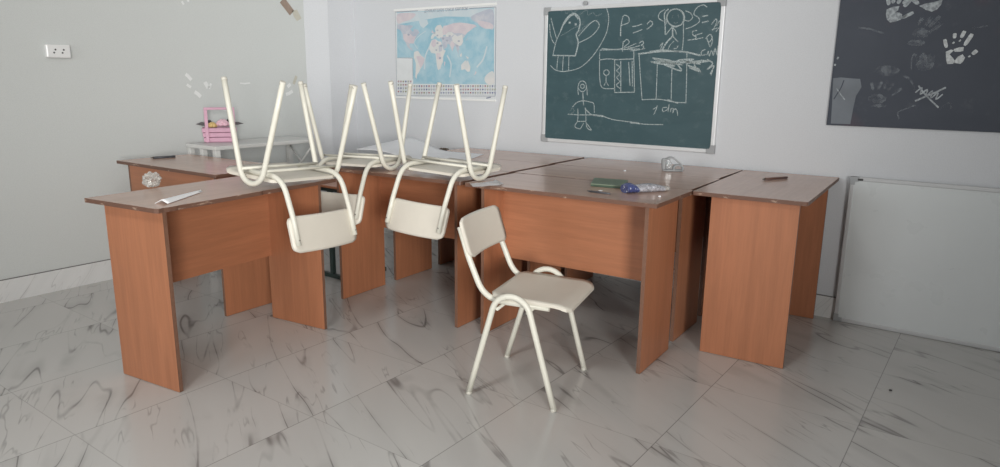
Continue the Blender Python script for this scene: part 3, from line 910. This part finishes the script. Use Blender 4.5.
M['map_land2'] = paper_mat('map_land_mauve', (0.42, 0.46, 0.55), (0.58, 0.58, 0.62), 14)
M['map_land3'] = paper_mat('map_land_cream', (0.62, 0.64, 0.64), (0.70, 0.68, 0.66), 14)
M['map_dark'] = paper_mat('map_dark_land', (0.32, 0.36, 0.45), (0.5, 0.5, 0.55), 20)
M['map_pale'] = paper_mat('map_polar_pale', (0.52, 0.62, 0.67), (0.60, 0.66, 0.69), 8)
M['ink'] = plain('map_print', (0.22, 0.25, 0.33), 0.5, 0, 0.2, 80)
MAPM = [M['map_paper'], M['map_sea'], M['map_land'], M['map_land2'], M['map_land3'], M['map_dark'], M['map_pale'], M['ink']]
b = MB()
b.box((mx0, YB - 0.004, mz0), (mx1, YB - 0.0008, mz1), 0)
om, sm_ = (370, 0), 3.89
def mp(pts, mi, layer=1, org=om, sc=sm_, sm=True):
    P = [on_back(org[0] + x / sc, org[1] + y / sc, 0.0042 + 0.0002 * layer) for x, y in pts]
    if sm: P = smooth_path(P, 3, True)
    b.poly(P, mi)
def rect(x0, y0, x1, y1, mi, layer=1, org=om, sc=sm_):
    mp([(x0, y0), (x1, y0), (x1, y1), (x0, y1)], mi, layer, org, sc, False)
mp([(104, 48), (484, 30), (482, 328), (168, 326), (167, 224), (106, 224)], 1, 1, sm=False)          # sea
mp([(104, 50), (484, 32), (484, 72), (400, 66), (290, 64), (170, 84), (104, 96)], 6, 2, sm=False)      # polar band
mp([(106, 56), (150, 50), (178, 55), (160, 75), (130, 85), (108, 92)], 2, 3)                           # north pacific corner
def geo(ll, mi, layer=3): mp([(246 + 0.95 * max(-148, lo), 215 - 1.7 * la) for lo, la in ll], mi, layer, sm=False)
geo([(-165, 62), (-155, 71), (-128, 70), (-110, 68), (-95, 69), (-82, 67), (-94, 59), (-82, 53), (-79, 60), (-65, 59), (-56, 52), (-66, 45), (-75, 38), (-81, 26), (-90, 30), (-97, 26), (-95, 17), (-88, 16), (-83, 9), (-80, 8), (-95, 14), (-105, 19), (-112, 28), (-123, 38), (-125, 48), (-135, 58), (-147, 60)], 3)
geo([(-124, 48), (-95, 49), (-83, 43), (-70, 44), (-76, 36), (-81, 27), (-97, 27), (-115, 32), (-122, 37)], 2, 4)
geo([(-55, 81), (-25, 81), (-20, 72), (-40, 62), (-52, 67), (-58, 76)], 6)
geo([(-78, 8), (-62, 10), (-50, 0), (-35, -7), (-40, -20), (-48, -27), (-57, -37), (-66, -45), (-68, -54), (-74, -50), (-72, -35), (-71, -18), (-80, -5)], 4)
geo([(-70, -2), (-50, -2), (-36, -8), (-40, -20), (-52, -30), (-60, -18)], 2, 4)
geo([(-6, 35), (10, 37), (20, 32), (32, 31), (38, 20), (43, 12), (51, 11), (41, -3), (40, -15), (34, -22), (30, -31), (20, -34), (15, -25), (12, -10), (9, 4), (-7, 5), (-17, 14), (-15, 24)], 4)
geo([(-5, 34), (9, 36), (12, 22), (0, 18), (-8, 24)], 2, 4); geo([(22, 22), (36, 22), (36, 10), (24, 8)], 3, 4); geo([(13, 5), (30, 4), (30, -12), (14, -8)], 2, 4)
geo([(44, -14), (50, -16), (47, -25), (44, -22)], 2)
geo([(-9, 43), (-9, 37), (0, 38), (5, 43), (12, 44), (16, 39), (20, 40), (24, 37), (28, 41), (40, 42), (40, 60), (30, 70), (15, 68), (6, 60), (10, 54), (2, 50), (-4, 48)], 4)
geo([(-8, 52), (-2, 50), (1, 53), (-4, 58)], 2)
geo([(28, 40), (36, 36), (35, 30), (44, 13), (58, 20), (57, 26), (66, 25), (73, 17), (78, 8), (86, 20), (92, 21), (98, 10), (104, 1), (103, 12), (108, 12), (106, 20), (118, 24), (122, 31), (122, 39), (130, 43), (118, 50), (100, 51), (88, 50), (75, 54), (60, 53), (50, 45)], 3)
geo([(76, 40), (88, 48), (100, 43), (118, 48), (121, 38), (121, 29), (110, 21), (98, 24), (80, 31)], 4, 4); geo([(68, 24), (76, 33), (88, 26), (84, 19), (78, 9), (73, 17)], 2, 4); geo([(50, 47), (60, 53), (75, 53), (86, 48), (70, 42), (54, 42)], 4, 4)
geo([(40, 45), (50, 47), (60, 53), (75, 54), (88, 50), (100, 51), (118, 50), (130, 45), (140, 52), (155, 58), (163, 62), (178, 66), (170, 70), (140, 73), (110, 75), (80, 73), (60, 69), (42, 67), (38, 58)], 2)
geo([(131, 32), (140, 36), (143, 43), (139, 38)], 3); geo([(109, 1), (117, 6), (116, -3), (110, -3)], 4); geo([(96, 5), (105, -5), (102, -4)], 4); geo([(132, -1), (147, -6), (140, -8)], 4)
geo([(114, -22), (122, -17), (130, -12), (137, -12), (136, -17), (142, -11), (147, -19), (153, -27), (150, -37), (140, -38), (130, -32), (115, -34)], 4)
geo([(173, -36), (178, -39), (170, -46), (168, -45)], 2)
mp([(392, 66), (430, 46), (478, 38), (482, 108), (464, 112), (440, 96), (410, 86)], 3, 3)               # inset top right
mp([(420, 80), (470, 90), (478, 108), (450, 112), (425, 98)], 2, 4)
mp([(446, 300), (470, 278), (482, 284), (482, 326), (452, 324)], 4, 3)                                # antarctic inset
for (x, y, r) in ((250, 128, 5), (262, 138, 4), (284, 150, 6), (300, 158, 5), (262, 118, 4), (258, 195, 4), (276, 178, 6), (272, 226, 5), (345, 160, 5), (338, 178, 5), (310, 140, 5), (150, 135, 5), (262, 168, 5)):
    mp([(x - r, y), (x, y - r * 0.8), (x + r, y - 1), (x + 1, y + r * 0.8)], 5, 5)
b.ribbon(smooth_path([on_back(om[0] + x / sm_, om[1] + y / sm_, 0.0054) for x, y in ((218, 120), (190, 140), (172, 165), (185, 190))], 4), 0.006, (0, -1, 0), 6)
for l in (((415, 262), (440, 230), (455, 180)), ((232, 180), (215, 220), (212, 270)), ((300, 215), (315, 250), (310, 300))):
    b.ribbon(smooth_path([on_back(om[0] + x / sm_, om[1] + y / sm_, 0.0050) for x, y in l], 4), 0.012, (0, -1, 0), 6)
rect(106, 226, 165, 308, 0, 4)                                                                             # legend box
# printed frame lines
def line(p, q, w, mi=7): b.ribbon([on_back(om[0] + p[0] / sm_, om[1] + p[1] / sm_, 0.0052), on_back(om[0] + q[0] / sm_, om[1] + q[1] / sm_, 0.0052)], w, (0, -1, 0), mi)
line((98, 47), (186, 42), 0.004); line((386, 33), (490, 27), 0.004); line((490, 27), (487, 372), 0.004); line((98, 47), (104, 372), 0.003); line((104, 372), (487, 374), 0.003)
line((106, 225), (166, 226), 0.003); line((166, 226), (167, 308), 0.003)
# rows of little printed flags along the bottom
FLAG = [plain('flag_print_%s' % n, c, 0.5) for n, c in (('navy', (0.10, 0.12, 0.28)), ('maroon', (0.32, 0.11, 0.14)), ('slate', (0.28, 0.32, 0.36)), ('olive', (0.26, 0.27, 0.16)))]
rnd = random.Random(3)
base_i = len(MAPM)
MAPM += FLAG
def flags(x0, x1, ys):
    for y in ys:
        x = x0
        while x < x1:
            w = 5.5
            rect(x, y, x + w, y + 5.5, base_i + rnd.randrange(4), 6)
            if rnd.random() < 0.6: rect(x + 1.6, y + 1.8, x + w - 1.6, y + 3.8, 0, 7)
            line((x, y + 8.2), (x + 5, y + 8.2), 0.0016)
            x += 9.5
flags(108, 164, (314, 327, 340, 353)); flags(170, 484, (332, 345, 358))
line((420, 388), (486, 389), 0.003); line((452, 382), (470, 378), 0.008)
childify(b.done('map_sheet', MAPM, None, False), root)
# printed title (three words across the top margin)
fc = bpy.data.curves.new('title_curve', 'FONT'); fc.body = 'ДҮНИЕЖҮЗІНІҢ  САЯСИ  КАРТАСЫ'; fc.size = 0.03; fc.align_x = 'CENTER'
fo = bpy.data.objects.new('title_tmp', fc); col.objects.link(fo)
bpy.context.view_layer.update()
tm = bpy.data.meshes.new_from_object(fo.evaluated_get(bpy.context.evaluated_depsgraph_get()))
bpy.data.objects.remove(fo)
p0, p1 = on_back(425, 12.0), on_back(468, 7.6)
xsv = [v.co.x for v in tm.vertices]; wdt = max(xsv) - min(xsv)
k = (p1.x - p0.x) / wdt
for v in tm.vertices:
    x, z = v.co.x * k, v.co.y * 1.05
    v.co = (x + (p0.x + p1.x) / 2, YB - 0.0052, kz(1.6755) + z)
tm.materials.append(M['ink'])
childify(link('map_title', tm), root)
b = MB()
b.box((mx0 - 0.004, YB - 0.008, mz1 - 0.012), (mx1 + 0.004, YB - 0.0008, mz1 + 0.004), 0, 0.002)
childify(b.done('hanging_strip', M['white_plastic']), root)
b = MB()
b.box((mx0 - 0.004, YB - 0.008, mz0 - 0.004), (mx1 + 0.004, YB - 0.0008, mz0 + 0.010), 0, 0.002)
childify(b.done('hanging_strip', M['white_plastic']), root)

# ------------------------------------------------------------------ double socket on the left wall
p = on_left(56.5, 51.3, 0)
root = empty('wall_socket', (XL, p.y, p.z)); tag(root, 'white double wall socket high on the left wall', 'socket')
b = MB(); b.box((0.0005, -0.062, -0.036), (0.030, 0.062, 0.036), 0, 0.007); b.done('housing', M['white_plastic'], root)
for s in (-1, 1):
    q = MB(); cy = s * 0.021
    q.tube([(0.024, cy, 0), (0.0312, cy, 0)], [0.0185, 0.0175], 18); so = q.done('socket_insert', M['white_plastic'], root)
    for d in (-1, 1):
        q = MB(); q.tube([(0.031, cy + d * 0.004, 0.008 * d), (0.0320, cy + d * 0.004, 0.008 * d)], 0.0050, 8)
        q.done('pin_hole', M['dark'], so)

# ------------------------------------------------------------------ whiteboard leaning on the wall
wl, wh = 1.25, 0.762
p0 = on_z(832.5, 320.5, 0.0)
yb0 = p0.y
lean = math.asin((YB - 0.006 - (yb0 + 0.018)) / wh) if YB - 0.006 - yb0 - 0.018 > 0 else 0.02
root = empty('whiteboard', (p0.x + 0.002, yb0 + 0.004, 0.001)); tag(root, 'white marker board leaning against the back wall on the floor, far right', 'whiteboard')
root.rotation_euler = (-lean, 0, -0.020)
root.rotation_euler.order = 'XYZ'
b = MB(); b.box((0.012, 0.004, 0.012), (wl - 0.012, 0.016, wh - 0.012)); b.done('writing_surface', M['whiteboard'], root)
b = MB(); fw = 0.020
for lo, hi in (((0, 0), (wl, fw)), ((0, wh - fw), (wl, wh)), ((0, fw), (fw, wh - fw)), ((wl - fw, fw), (wl, wh - fw))):
    b.box((lo[0], 0, lo[1]), (hi[0], 0.018, hi[1]), 0, 0.003)
b.done('frame', M['alu_matt'], root)
for cx, cz, sx, sz in ((0, 0, 1, 1), (wl, 0, -1, 1), (0, wh, 1, -1), (wl, wh, -1, -1)):
    b = MB(); m = 0.040
    b.prism([(cx - sx * 0.001, cz), (cx + sx * m, cz), (cx + sx * m, cz + sz * 0.022), (cx + sx * 0.022, cz + sz * 0.022), (cx + sx * 0.022, cz + sz * m), (cx - sx * 0.001, cz + sz * m)], -0.003, 0.019, 0, 'y', None, 0.002)
    b.done('corner_cap', M['grey_plastic'], root)
b = MB(); b.box((0.034, -0.0036, wh - 0.017), (0.058, -0.002, wh - 0.007)); b.done('maker_plate', M['dark'], root)

# ------------------------------------------------------------------ white table by the left wall with pink basket
TZ = 0.806
q0 = on_z(216, 147, TZ)
tx1, ty0, ty1 = -3.82, 2.35, 3.13
tx0 = -4.14
root = empty('white_table', ((tx0 + tx1) / 2, (ty0 + ty1) / 2, 0)); tag(root, 'white long low table standing along the left wall, under the pink basket', 'table')
cx, cy = (tx0 + tx1) / 2, (ty0 + ty1) / 2
hx, hy = (tx1 - tx0) / 2, (ty1 - ty0) / 2
b = MB(); b.box((-hx, -hy, TZ - 0.024), (hx, hy, TZ), 0, 0.004); b.done('tabletop', M['white_paint'], root)
for sx in (-1, 1):
    for sy in (-1, 1):
        b = MB(); x, y = sx * (hx - 0.02), sy * (hy - 0.02)
        b.box((x - 0.017, y - 0.017, 0.001), (x + 0.017, y + 0.017, TZ - 0.024), 0, 0.003); b.done('leg', M['white_paint'], root)
b = MB(); b.box((-0.017, -hy + 0.003, 0.001), (0.017, -hy + 0.037, TZ - 0.024), 0, 0.003); b.done('end_post', M['white_paint'], root)
for z in (0.12,):
    b = MB(); b.box((-hx + 0.037, hy - 0.03, z), (hx - 0.037, hy - 0.012, z + 0.03)); b.done('stretcher', M['white_paint'], root)
b = MB(); b.tube([(-hx + 0.037, hy - 0.04, TZ - 0.30), (hx - 0.037, hy - 0.04, TZ - 0.06)], 0.008, 8); b.done('cross_brace', M['white_paint'], root)
b = MB(); b.tube([(-hx + 0.037, hy - 0.022, TZ - 0.06), (hx - 0.037, hy - 0.022, TZ - 0.30)], 0.008, 8); b.done('cross_brace', M['white_paint'], root)

# pink slatted basket
bp = on_z(220.5, 141.6, TZ)
root = empty('pink_basket', (bp.x, bp.y, TZ + 0.001), radians(57)); tag(root, 'small pink slatted wooden basket with upright handle on the white table', 'basket')
bw, bd, bh = 0.095, 0.062, 0.10
for k in range(3):
    z0 = 0.004 + k * 0.030
    b = MB(); ex = 0.004 * k
    for (lo, hi) in (((-bw - ex, -bd - ex), (bw + ex, -bd - ex + 0.008)), ((-bw - ex, bd + ex - 0.008), (bw + ex, bd + ex)), ((-bw - ex, -bd - ex + 0.008), (-bw - ex + 0.008, bd + ex - 0.008)), ((bw + ex - 0.008, -bd - ex + 0.008), (bw + ex, bd + ex - 0.008))):
        b.box((lo[0], lo[1], z0), (hi[0], hi[1], z0 + 0.026), 0, 0.0015)
    b.done('slat_ring', M['pink'], root)
b = MB(); b.box((-bw + 0.009, -bd + 0.009, 0.0), (bw - 0.009, bd - 0.009, 0.008)); b.done('base', M['pink'], root)
b = MB()
b.box((-bw + 0.012, -bd - 0.020, 0.002), (-bw + 0.032, -bd - 0.011, 0.205), 0, 0.0015); b.box((bw - 0.018, -bd - 0.020, 0.002), (bw + 0.002, -bd - 0.011, 0.205), 0, 0.0015)
b.box((-bw + 0.012, -bd - 0.020, 0.2055), (bw + 0.002, -bd - 0.009, 0.220), 0, 0.0015); b.done('handle', M['pink'], root)
BR = Matrix.Translation(root.location) @ Matrix.Rotation(radians(57), 4, 'Z')
def flower(name, loc, r, c, label):
    m = plain(name + '_petal', c, 0.6, 0, 0.15, 60)
    b = MB(); rr = random.Random(int(r * 1e5))
    for ringi, (n, rad, z, tilt) in enumerate(((6, 0.62, 0.0, 0.9), (5, 0.42, 0.25, 0.6), (3, 0.18, 0.42, 0.3))):
        for k in range(n):
            a = 2 * pi * k / n + ringi * 0.5
            b.ball((cos(a) * rad * r, sin(a) * rad * r, z * r), r * 0.48, 0, 2, 0.0, None, (1, 1, 0.8))
    o = b.done(name, m); o.location = BR @ Vector(loc)
    tag(o, label, 'flower', 'artificial roses in the basket')
    return o
flower('artificial_rose', (-0.042, -0.018, 0.102), 0.030, (0.72, 0.52, 0.22), 'small yellow artificial rose lying in the pink basket')
flower('artificial_rose', (0.022, -0.012, 0.112), 0.040, (0.80, 0.52, 0.60), 'larger pink artificial rose lying in the pink basket')
b = MB()
m_leaf = plain('dark_leaf', (0.035, 0.028, 0.032), 0.5)
for (x0, x1, y, z, w, bx, by, bz, lab) in ((-0.140, -0.062, 0.0, 0.112, 0.013, -0.060, 0.034, 0.118, 'dark leaf sprig sticking out of the pink basket to the left'), (0.150, 0.070, 0.022, 0.112, 0.011, 0.062, 0.040, 0.126, 'dark leaf sprig sticking out of the pink basket to the right')):
    b = MB(); d = (x1 - x0)
    b.prism([(x0, z), (x0 + d * 0.45, z + w), (x1, z + w * 0.7), (x1, z - w * 0.9), (x0 + d * 0.5, z - w * 0.8)], y - 0.003, y + 0.003, 0, 'y')
    b.tube([(x1 - d * 0.1, y, z), ((x1 + bx) / 2, (y + by) / 2, z + 0.004), (bx, by, bz)], 0.003, 6)
    b.ball((bx, by, bz), 0.018, 0, 2, 0.05, random.Random(4))
    o = b.done('leafy_sprig', m_leaf); o.matrix_world = BR; tag(o, lab, 'leaves', 'leaf sprigs in the basket')

# green steel-legged stool between the desks
gl = on_z(333.5, 277.5, 0.0)
root = empty('green_stool', (gl.x, gl.y, 0)); tag(root, 'dark green steel legged stool seen through the gap beside the left desk', 'stool')
for y in (0.0, 0.30):
    b = MB()
    b.box((-0.15, y - 0.013, 0.001), (0.15, y + 0.013, 0.027), 0, 0.003); b.box((-0.013, y - 0.013, 0.0275), (0.013, y + 0.013, 0.545), 0, 0.002); b.box((-0.15, y - 0.012, 0.5455), (0.15, y + 0.012, 0.568), 0, 0.002)
    b.done('leg_frame', M['green_metal'], root)
b = MB(); b.box((-0.17, -0.03, 0.5685), (0.17, 0.33, 0.584), 0, 0.004); b.done('seat', M['wood_h'], root)
b = MB(); b.box((-0.011, 0.014, 0.30), (0.011, 0.286, 0.322)); b.done('stretcher', M['green_metal'], root)

# ------------------------------------------------------------------ small things on the desks
def stick(name, pa, pb, r, mats, label, cat, z=DH, hexa=True):
    A = on_z(*pa, z); Bp = on_z(*pb, z)
    mid = (A + Bp) / 2; d = Bp - A; L = d.length
    root = empty(name, (mid.x, mid.y, z + r + 0.0005), math.atan2(d.y, d.x)); tag(root, label, cat, 'pencils on the desks')
    b = MB(); b.tube([(-L / 2, 0, 0), (L / 2 - 0.018, 0, 0)], r, 6 if hexa else 12); b.done('barrel', mats[0], root)
    b = MB(); b.tube([(L / 2 - 0.018, 0, 0), (L / 2 - 0.002, 0, 0)], [r * 0.98, r * 0.25], 8); b.done('tip', mats[1], root)
    return root
M['pencil_brown'] = plain('brown_pencil', (0.12, 0.055, 0.040), 0.4)
M['pencil_dark'] = plain('dark_pencil', (0.075, 0.075, 0.085), 0.4)
M['tip'] = plain('pencil_tip', (0.12, 0.09, 0.07), 0.6)
stick('pencil', (175.2, 157.6), (150.2, 159.2), 0.0065, (M['pencil_dark'], M['tip']), 'dark pencil lying on the desk by the left wall', 'pencil')
stick('pencil', (787, 178.8), (762, 180.6), 0.0060, (M['pencil_brown'], M['tip']), 'brown pencil lying on the desk at the right end', 'pencil')
stick('pencil', (610, 194.8), (586.5, 191.8), 0.0042, (M['pencil_dark'], M['dark']), 'thin dark pencil in front of the green case', 'pencil')

# folded white paper strip on the left desk
A0, A1 = on_z(164.5, 204.2, DH), on_z(203.5, 192.2, DH)
root_p = (A0 + A1) / 2; d = A1 - A0; L = d.length
b = MB()
def strip(u, v):
    w = 0.050 * (1 - 0.72 * u)
    x = -L / 2 + L * u
    return (x, (v - 0.5) * w + 0.012, 0.003 + 0.014 * (1 - abs(2 * v - 1)) * (1 - 0.5 * u))
b.grid(10, 6, strip, 0, 0.0012)
o = b.done('folded_paper_strip', M['paper']); o.location = (root_p.x, root_p.y, DH); o.rotation_euler = (0, 0, math.atan2(d.y, d.x)); tag(o, 'folded white paper strip lying along the front edge of the left desk', 'paper')

# crumpled ball of clear film
pc = on_z(152.5, 187.5, DH)
b = MB(); rr = random.Random(11)
g = bmesh.ops.create_icosphere(b.bm, subdivisions=4, radius=1.0)
from mathutils import noise as mnoise
for v in g['verts']:
    q = v.co.normalized()
    n1 = mnoise.noise(q * 2.3 + Vector((3, 1, 2))); n2 = mnoise.noise(q * 6.0); n3 = mnoise.noise(q * 13)
    k = 0.90 + 0.26 * n1 - 0.30 * abs(n2) + 0.14 * n3
    v.co = Vector((q.x * k * 0.046, q.y * k * 0.040, max(-0.034, q.z * k * 0.037)))
zmin = min(v.co.z for v in b.bm.verts)
for v in b.bm.verts: v.co.z -= zmin
o = b.done('crumpled_film', M['film']); o.location = (pc.x, pc.y, DH + 0.0006); tag(o, 'crumpled ball of clear plastic film on the left desk', 'plastic wrap')

# torn white paper on the middle desk corner
P0 = on_z(487, 184.6, DH)
b = MB(); rr = random.Random(21)
outl = [(470, 183.6), (478, 184.2), (486, 183.0), (493, 181.8), (495.5, 179.8), (503.5, 184.8), (500, 186.6), (490, 186.4), (482, 187.4), (473, 187.0)]
cc = Vector((P0.x, P0.y, DH))
vs = [b.bm.verts.new(on_z(x, y, DH) - cc + Vector((0, 0, 0.001 + rr.uniform(0, 0.009)))) for x, y in outl]
c0 = b.bm.verts.new((0, 0, 0.014)); c1 = b.bm.verts.new(on_z(496, 183.5, DH) - cc + Vector((0, 0, 0.016)))
ring_ = vs
for i in range(len(vs)):
    ce = c1 if 2 <= i <= 5 else c0
    b.bm.faces.new((ring_[i], ring_[(i + 1) % len(vs)], ce))
b.bm.faces.new((vs[2], c1, c0)); b.bm.faces.new((vs[6], c0, c1))
ext = bmesh.ops.solidify(b.bm, geom=b.bm.faces[:], thickness=0.0008)
zmin = min(v.co.z for v in b.bm.verts)
for v in b.bm.verts: v.co.z += 0.0006 - zmin
o = b.done('torn_paper', M['paper']); o.location = cc; tag(o, 'torn crumpled white paper on the desk corner beneath the rightmost upturned chair', 'paper')

# two large sheets of drawing paper on the back desks
def sheet(name, corners, lift, label, z0, nu=24, nv=16, th=0.0009):
    c = [Vector(on_z(x, y, DH)) for x, y in corners]
    mid = sum(c, Vector()) / 4
    c = [v - mid for v in c]
    b = MB()
    def fn(u, v):
        p = (c[0] * (1 - u) + c[1] * u) * (1 - v) + (c[3] * (1 - u) + c[2] * u) * v
        return (p.x, p.y, z0 + lift(u, v))
    b.grid(nu, nv, fn, 0, th)
    o = b.done(name, M['paper']); o.location = (mid.x, mid.y, DH)
    return tag(o, label, 'paper')
def lift1(u, v):
    a = max(0, min(1, (0.66 - u) / 0.40)); a = a * a * (3 - 2 * a)
    return a * (0.040 + 0.030 * sin(pi * min(1, u / 0.5)) * v) + 0.004 * sin(u * 9) ** 2 * (1 - u)
sheet('drawing_paper', [(356, 156), (455, 165.0), (484, 154.5), (392, 147.3)], lambda u, v: 0.0022 + lift1(u, v), 'large white paper sheet with curled left end on the desks under the map', 0)
b = MB(); rr = random.Random(2)
tw = on_z(438, 151.0, DH)
for k in range(4):
    p = Vector((rr.uniform(-0.04, 0.04), rr.uniform(-0.012, 0.012), 0.010)); q = p + Vector((rr.uniform(0.015, 0.035), rr.uniform(-0.01, 0.01), rr.uniform(0, 0.006)))
    b.tube([p, (p + q) / 2 + Vector((0, 0, 0.004)), q], 0.005, 6)
b.tube([(-0.05, 0, 0.006), (0, 0.004, 0.007), (0.06, -0.004, 0.006)], 0.005, 6)
o = b.done('dried_twig', plain('dry_brown_twig', (0.10, 0.075, 0.055), 0.8)); o.location = (tw.x, tw.y + 0.02, DH + 0.001); tag(o, 'small dark brown twig lying at the back edge of the large paper', 'twig')

# green flat case
gc = [Vector(on_z(x, y, DH)) for x, y in ((590.5, 186.4), (624.5, 189.2), (628, 183.0), (594, 180.6))]
mid = sum(gc, Vector()) / 4
root = empty('green_case', (mid.x, mid.y, DH + 0.0005), 0); tag(root, 'flat dull green case on the desk, left of the blue package', 'case')
b = MB(); pg = [(v - mid) for v in gc]
b.prism([(v.x, v.y) for v in pg], 0.0, 0.007, 0, 'z', None, 0.0015); b.done('lower_half', plain('dark_green_case', (0.05, 0.085, 0.055), 0.5), root)
b = MB(); b.prism([(v.x * 1.0, v.y * 1.0) for v in pg], 0.0075, 0.014, 0, 'z', None, 0.002); b.done('lid', plain('dull_green_case', (0.16, 0.205, 0.145), 0.45, 0, 0.15, 40), root)

# blue and clear wrapped package
q0, q1 = on_z(624.0, 193.0, DH), on_z(669.5, 190.6, DH)
d = q1 - q0; L = d.length; mid = (q0 + q1) / 2
root = empty('wrapped_package', (mid.x, mid.y, DH + 0.0006), math.atan2(d.y, d.x)); tag(root, 'small package in blue and clear crinkled wrapper on the desk behind the upright chair', 'package')
def pillow(x0, x1, w0, w1, h, mat, name, seed, zoff=0.0):
    b = MB(); nx, na = 14, 16
    rings = []
    for i in range(nx + 1):
        u = i / nx; x = x0 + (x1 - x0) * u
        w = w0 + (w1 - w0) * u
        hh = h * (0.55 + 0.45 * sin(pi * min(1, 0.2 + 0.7 * u)))
        ring = []
        for k in range(na):
            a = 2 * pi * k / na
            j = 1 + 0.16 * mnoise.noise(Vector((u * 9 + seed, cos(a) * 3, sin(a) * 3)))
            ring.append(b.bm.verts.new((x, cos(a) * w * j, max(0.0, zoff + hh / 2 + sin(a) * hh / 2 * j))))
        rings.append(ring)
    for i in range(nx):
        for k in range(na):
            b.bm.faces.new((rings[i][k], rings[i][(k + 1) % na], rings[i + 1][(k + 1) % na], rings[i + 1][k]))
    b.bm.faces.new(rings[0][::-1]); b.bm.faces.new(rings[-1])
    return b.done(name, mat, root)
def wrap_mat():
    m, nt, bs = new_mat('blue_wrapper_print')
    v = noise(nt, coords(nt), 75, 3, 0.6)
    nt.links.new(mix(nt, smooth(nt, v, 0.60, 0.68), (0.055, 0.07, 0.19), (0.55, 0.58, 0.66)), bs.inputs['Base Color'])
    bs.inputs['Roughness'].default_value = 0.2
    return m
pillow(-L / 2, -L / 2 + 0.052, 0.034, 0.040, 0.042, wrap_mat(), 'blue_end', 1)
pillow(-L / 2 + 0.053, L / 2 - 0.045, 0.044, 0.036, 0.036, M['film_b'], 'clear_body', 5)
pillow(L / 2 - 0.0445, L / 2, 0.034, 0.006, 0.022, M['film'], 'twisted_end', 9)

# grey see-through plastic piece at the wall desk
g0 = on_z(671.5, 171.2, DH)
dirx = (on_z(682.5, 170.5, DH) - on_z(661, 170, DH)); L = dirx.length
root = empty('clear_plastic_gadget', (g0.x, g0.y, DH + 0.0006), math.atan2(dirx.y, dirx.x)); tag(root, 'small grey see-through plastic piece with looped rim on the desk under the blackboard', 'plastic piece')
h = 0.072
prof = [(-L * 0.40, 0.006), (-L * 0.44, h * 0.80), (-L * 0.30, h * 0.86), (-L * 0.12, h * 1.0), (L * 0.05, h * 0.96), (L * 0.30, h * 0.66), (L * 0.46, h * 0.40), (L * 0.50, 0.010)]
for yo in (-0.018, 0.018):
    b = MB(); b.tube([(x, yo, z) for x, z in smooth_path([(p[0], p[1], 0) for p in prof], 4) for z in [z]] if False else [(v.x, yo, v.y) for v in smooth_path([(p[0], p[1], 0) for p in prof], 4)], 0.0042, 8)
    b.tube([(-L * 0.40, yo, 0.0045), (0, yo, 0.0045), (L * 0.50, yo, 0.0045)], 0.0042, 8)
    b.tube([(v.x, yo, v.y) for v in smooth_path([(L * 0.08, 0.006, 0), (L * 0.10, h * 0.36, 0), (L * 0.24, h * 0.46, 0), (L * 0.46, h * 0.38, 0)], 4)], 0.0040, 8)
    b.done('rim', M['grey_plastic'], root)
b = MB(); b.box((-L * 0.43, -0.0125, 0.006), (-L * 0.30, 0.0125, h * 0.80), 0, 0.004); b.done('end_block', M['grey_plastic'], root)
b = MB(); b.prism([(-L * 0.285, 0.010), (-L * 0.285, h * 0.80), (-L * 0.12, h * 0.92), (-L * 0.02, h * 0.6), (L * 0.05, 0.010)], -0.011, 0.011, 0, 'y', None, 0.003); b.done('clear_body', M['grey_clear'], root)

# crumbs
def crumb(x, y, z, r, mat, label, sc=(1, 1, 0.6), seed=0):
    p = on_z(x, y, z)
    b = MB(); b.ball((0, 0, r * 0.6), r, 0, 2, 0.2, random.Random(seed), sc)
    zm = min(v.co.z for v in b.bm.verts)
    for v in b.bm.verts: v.co.z -= zm
    o = b.done('crumb', mat); o.location = (p.x, p.y, z + 0.0006); tag(o, label, 'crumb', 'tiny crumbs')
crumb(624.8, 171.6, DH, 0.0065, M['paper'], 'tiny white paper crumb in the middle of the joined desks', seed=1)
crumb(659.5, 197.6, DH, 0.0060, M['paper'], 'tiny white crumb at the front corner of the desk by the blue package', seed=2)
crumb(600.5, 191.2, DH, 0.0060, M['paper'], 'tiny pale scrap between green case and thin pencil', (1.6, 1, 0.3), 3)
crumb(890.3, 391.0, 0.0, 0.006, M['dark'], 'tiny black speck of dirt on the floor tiles at right', seed=4)
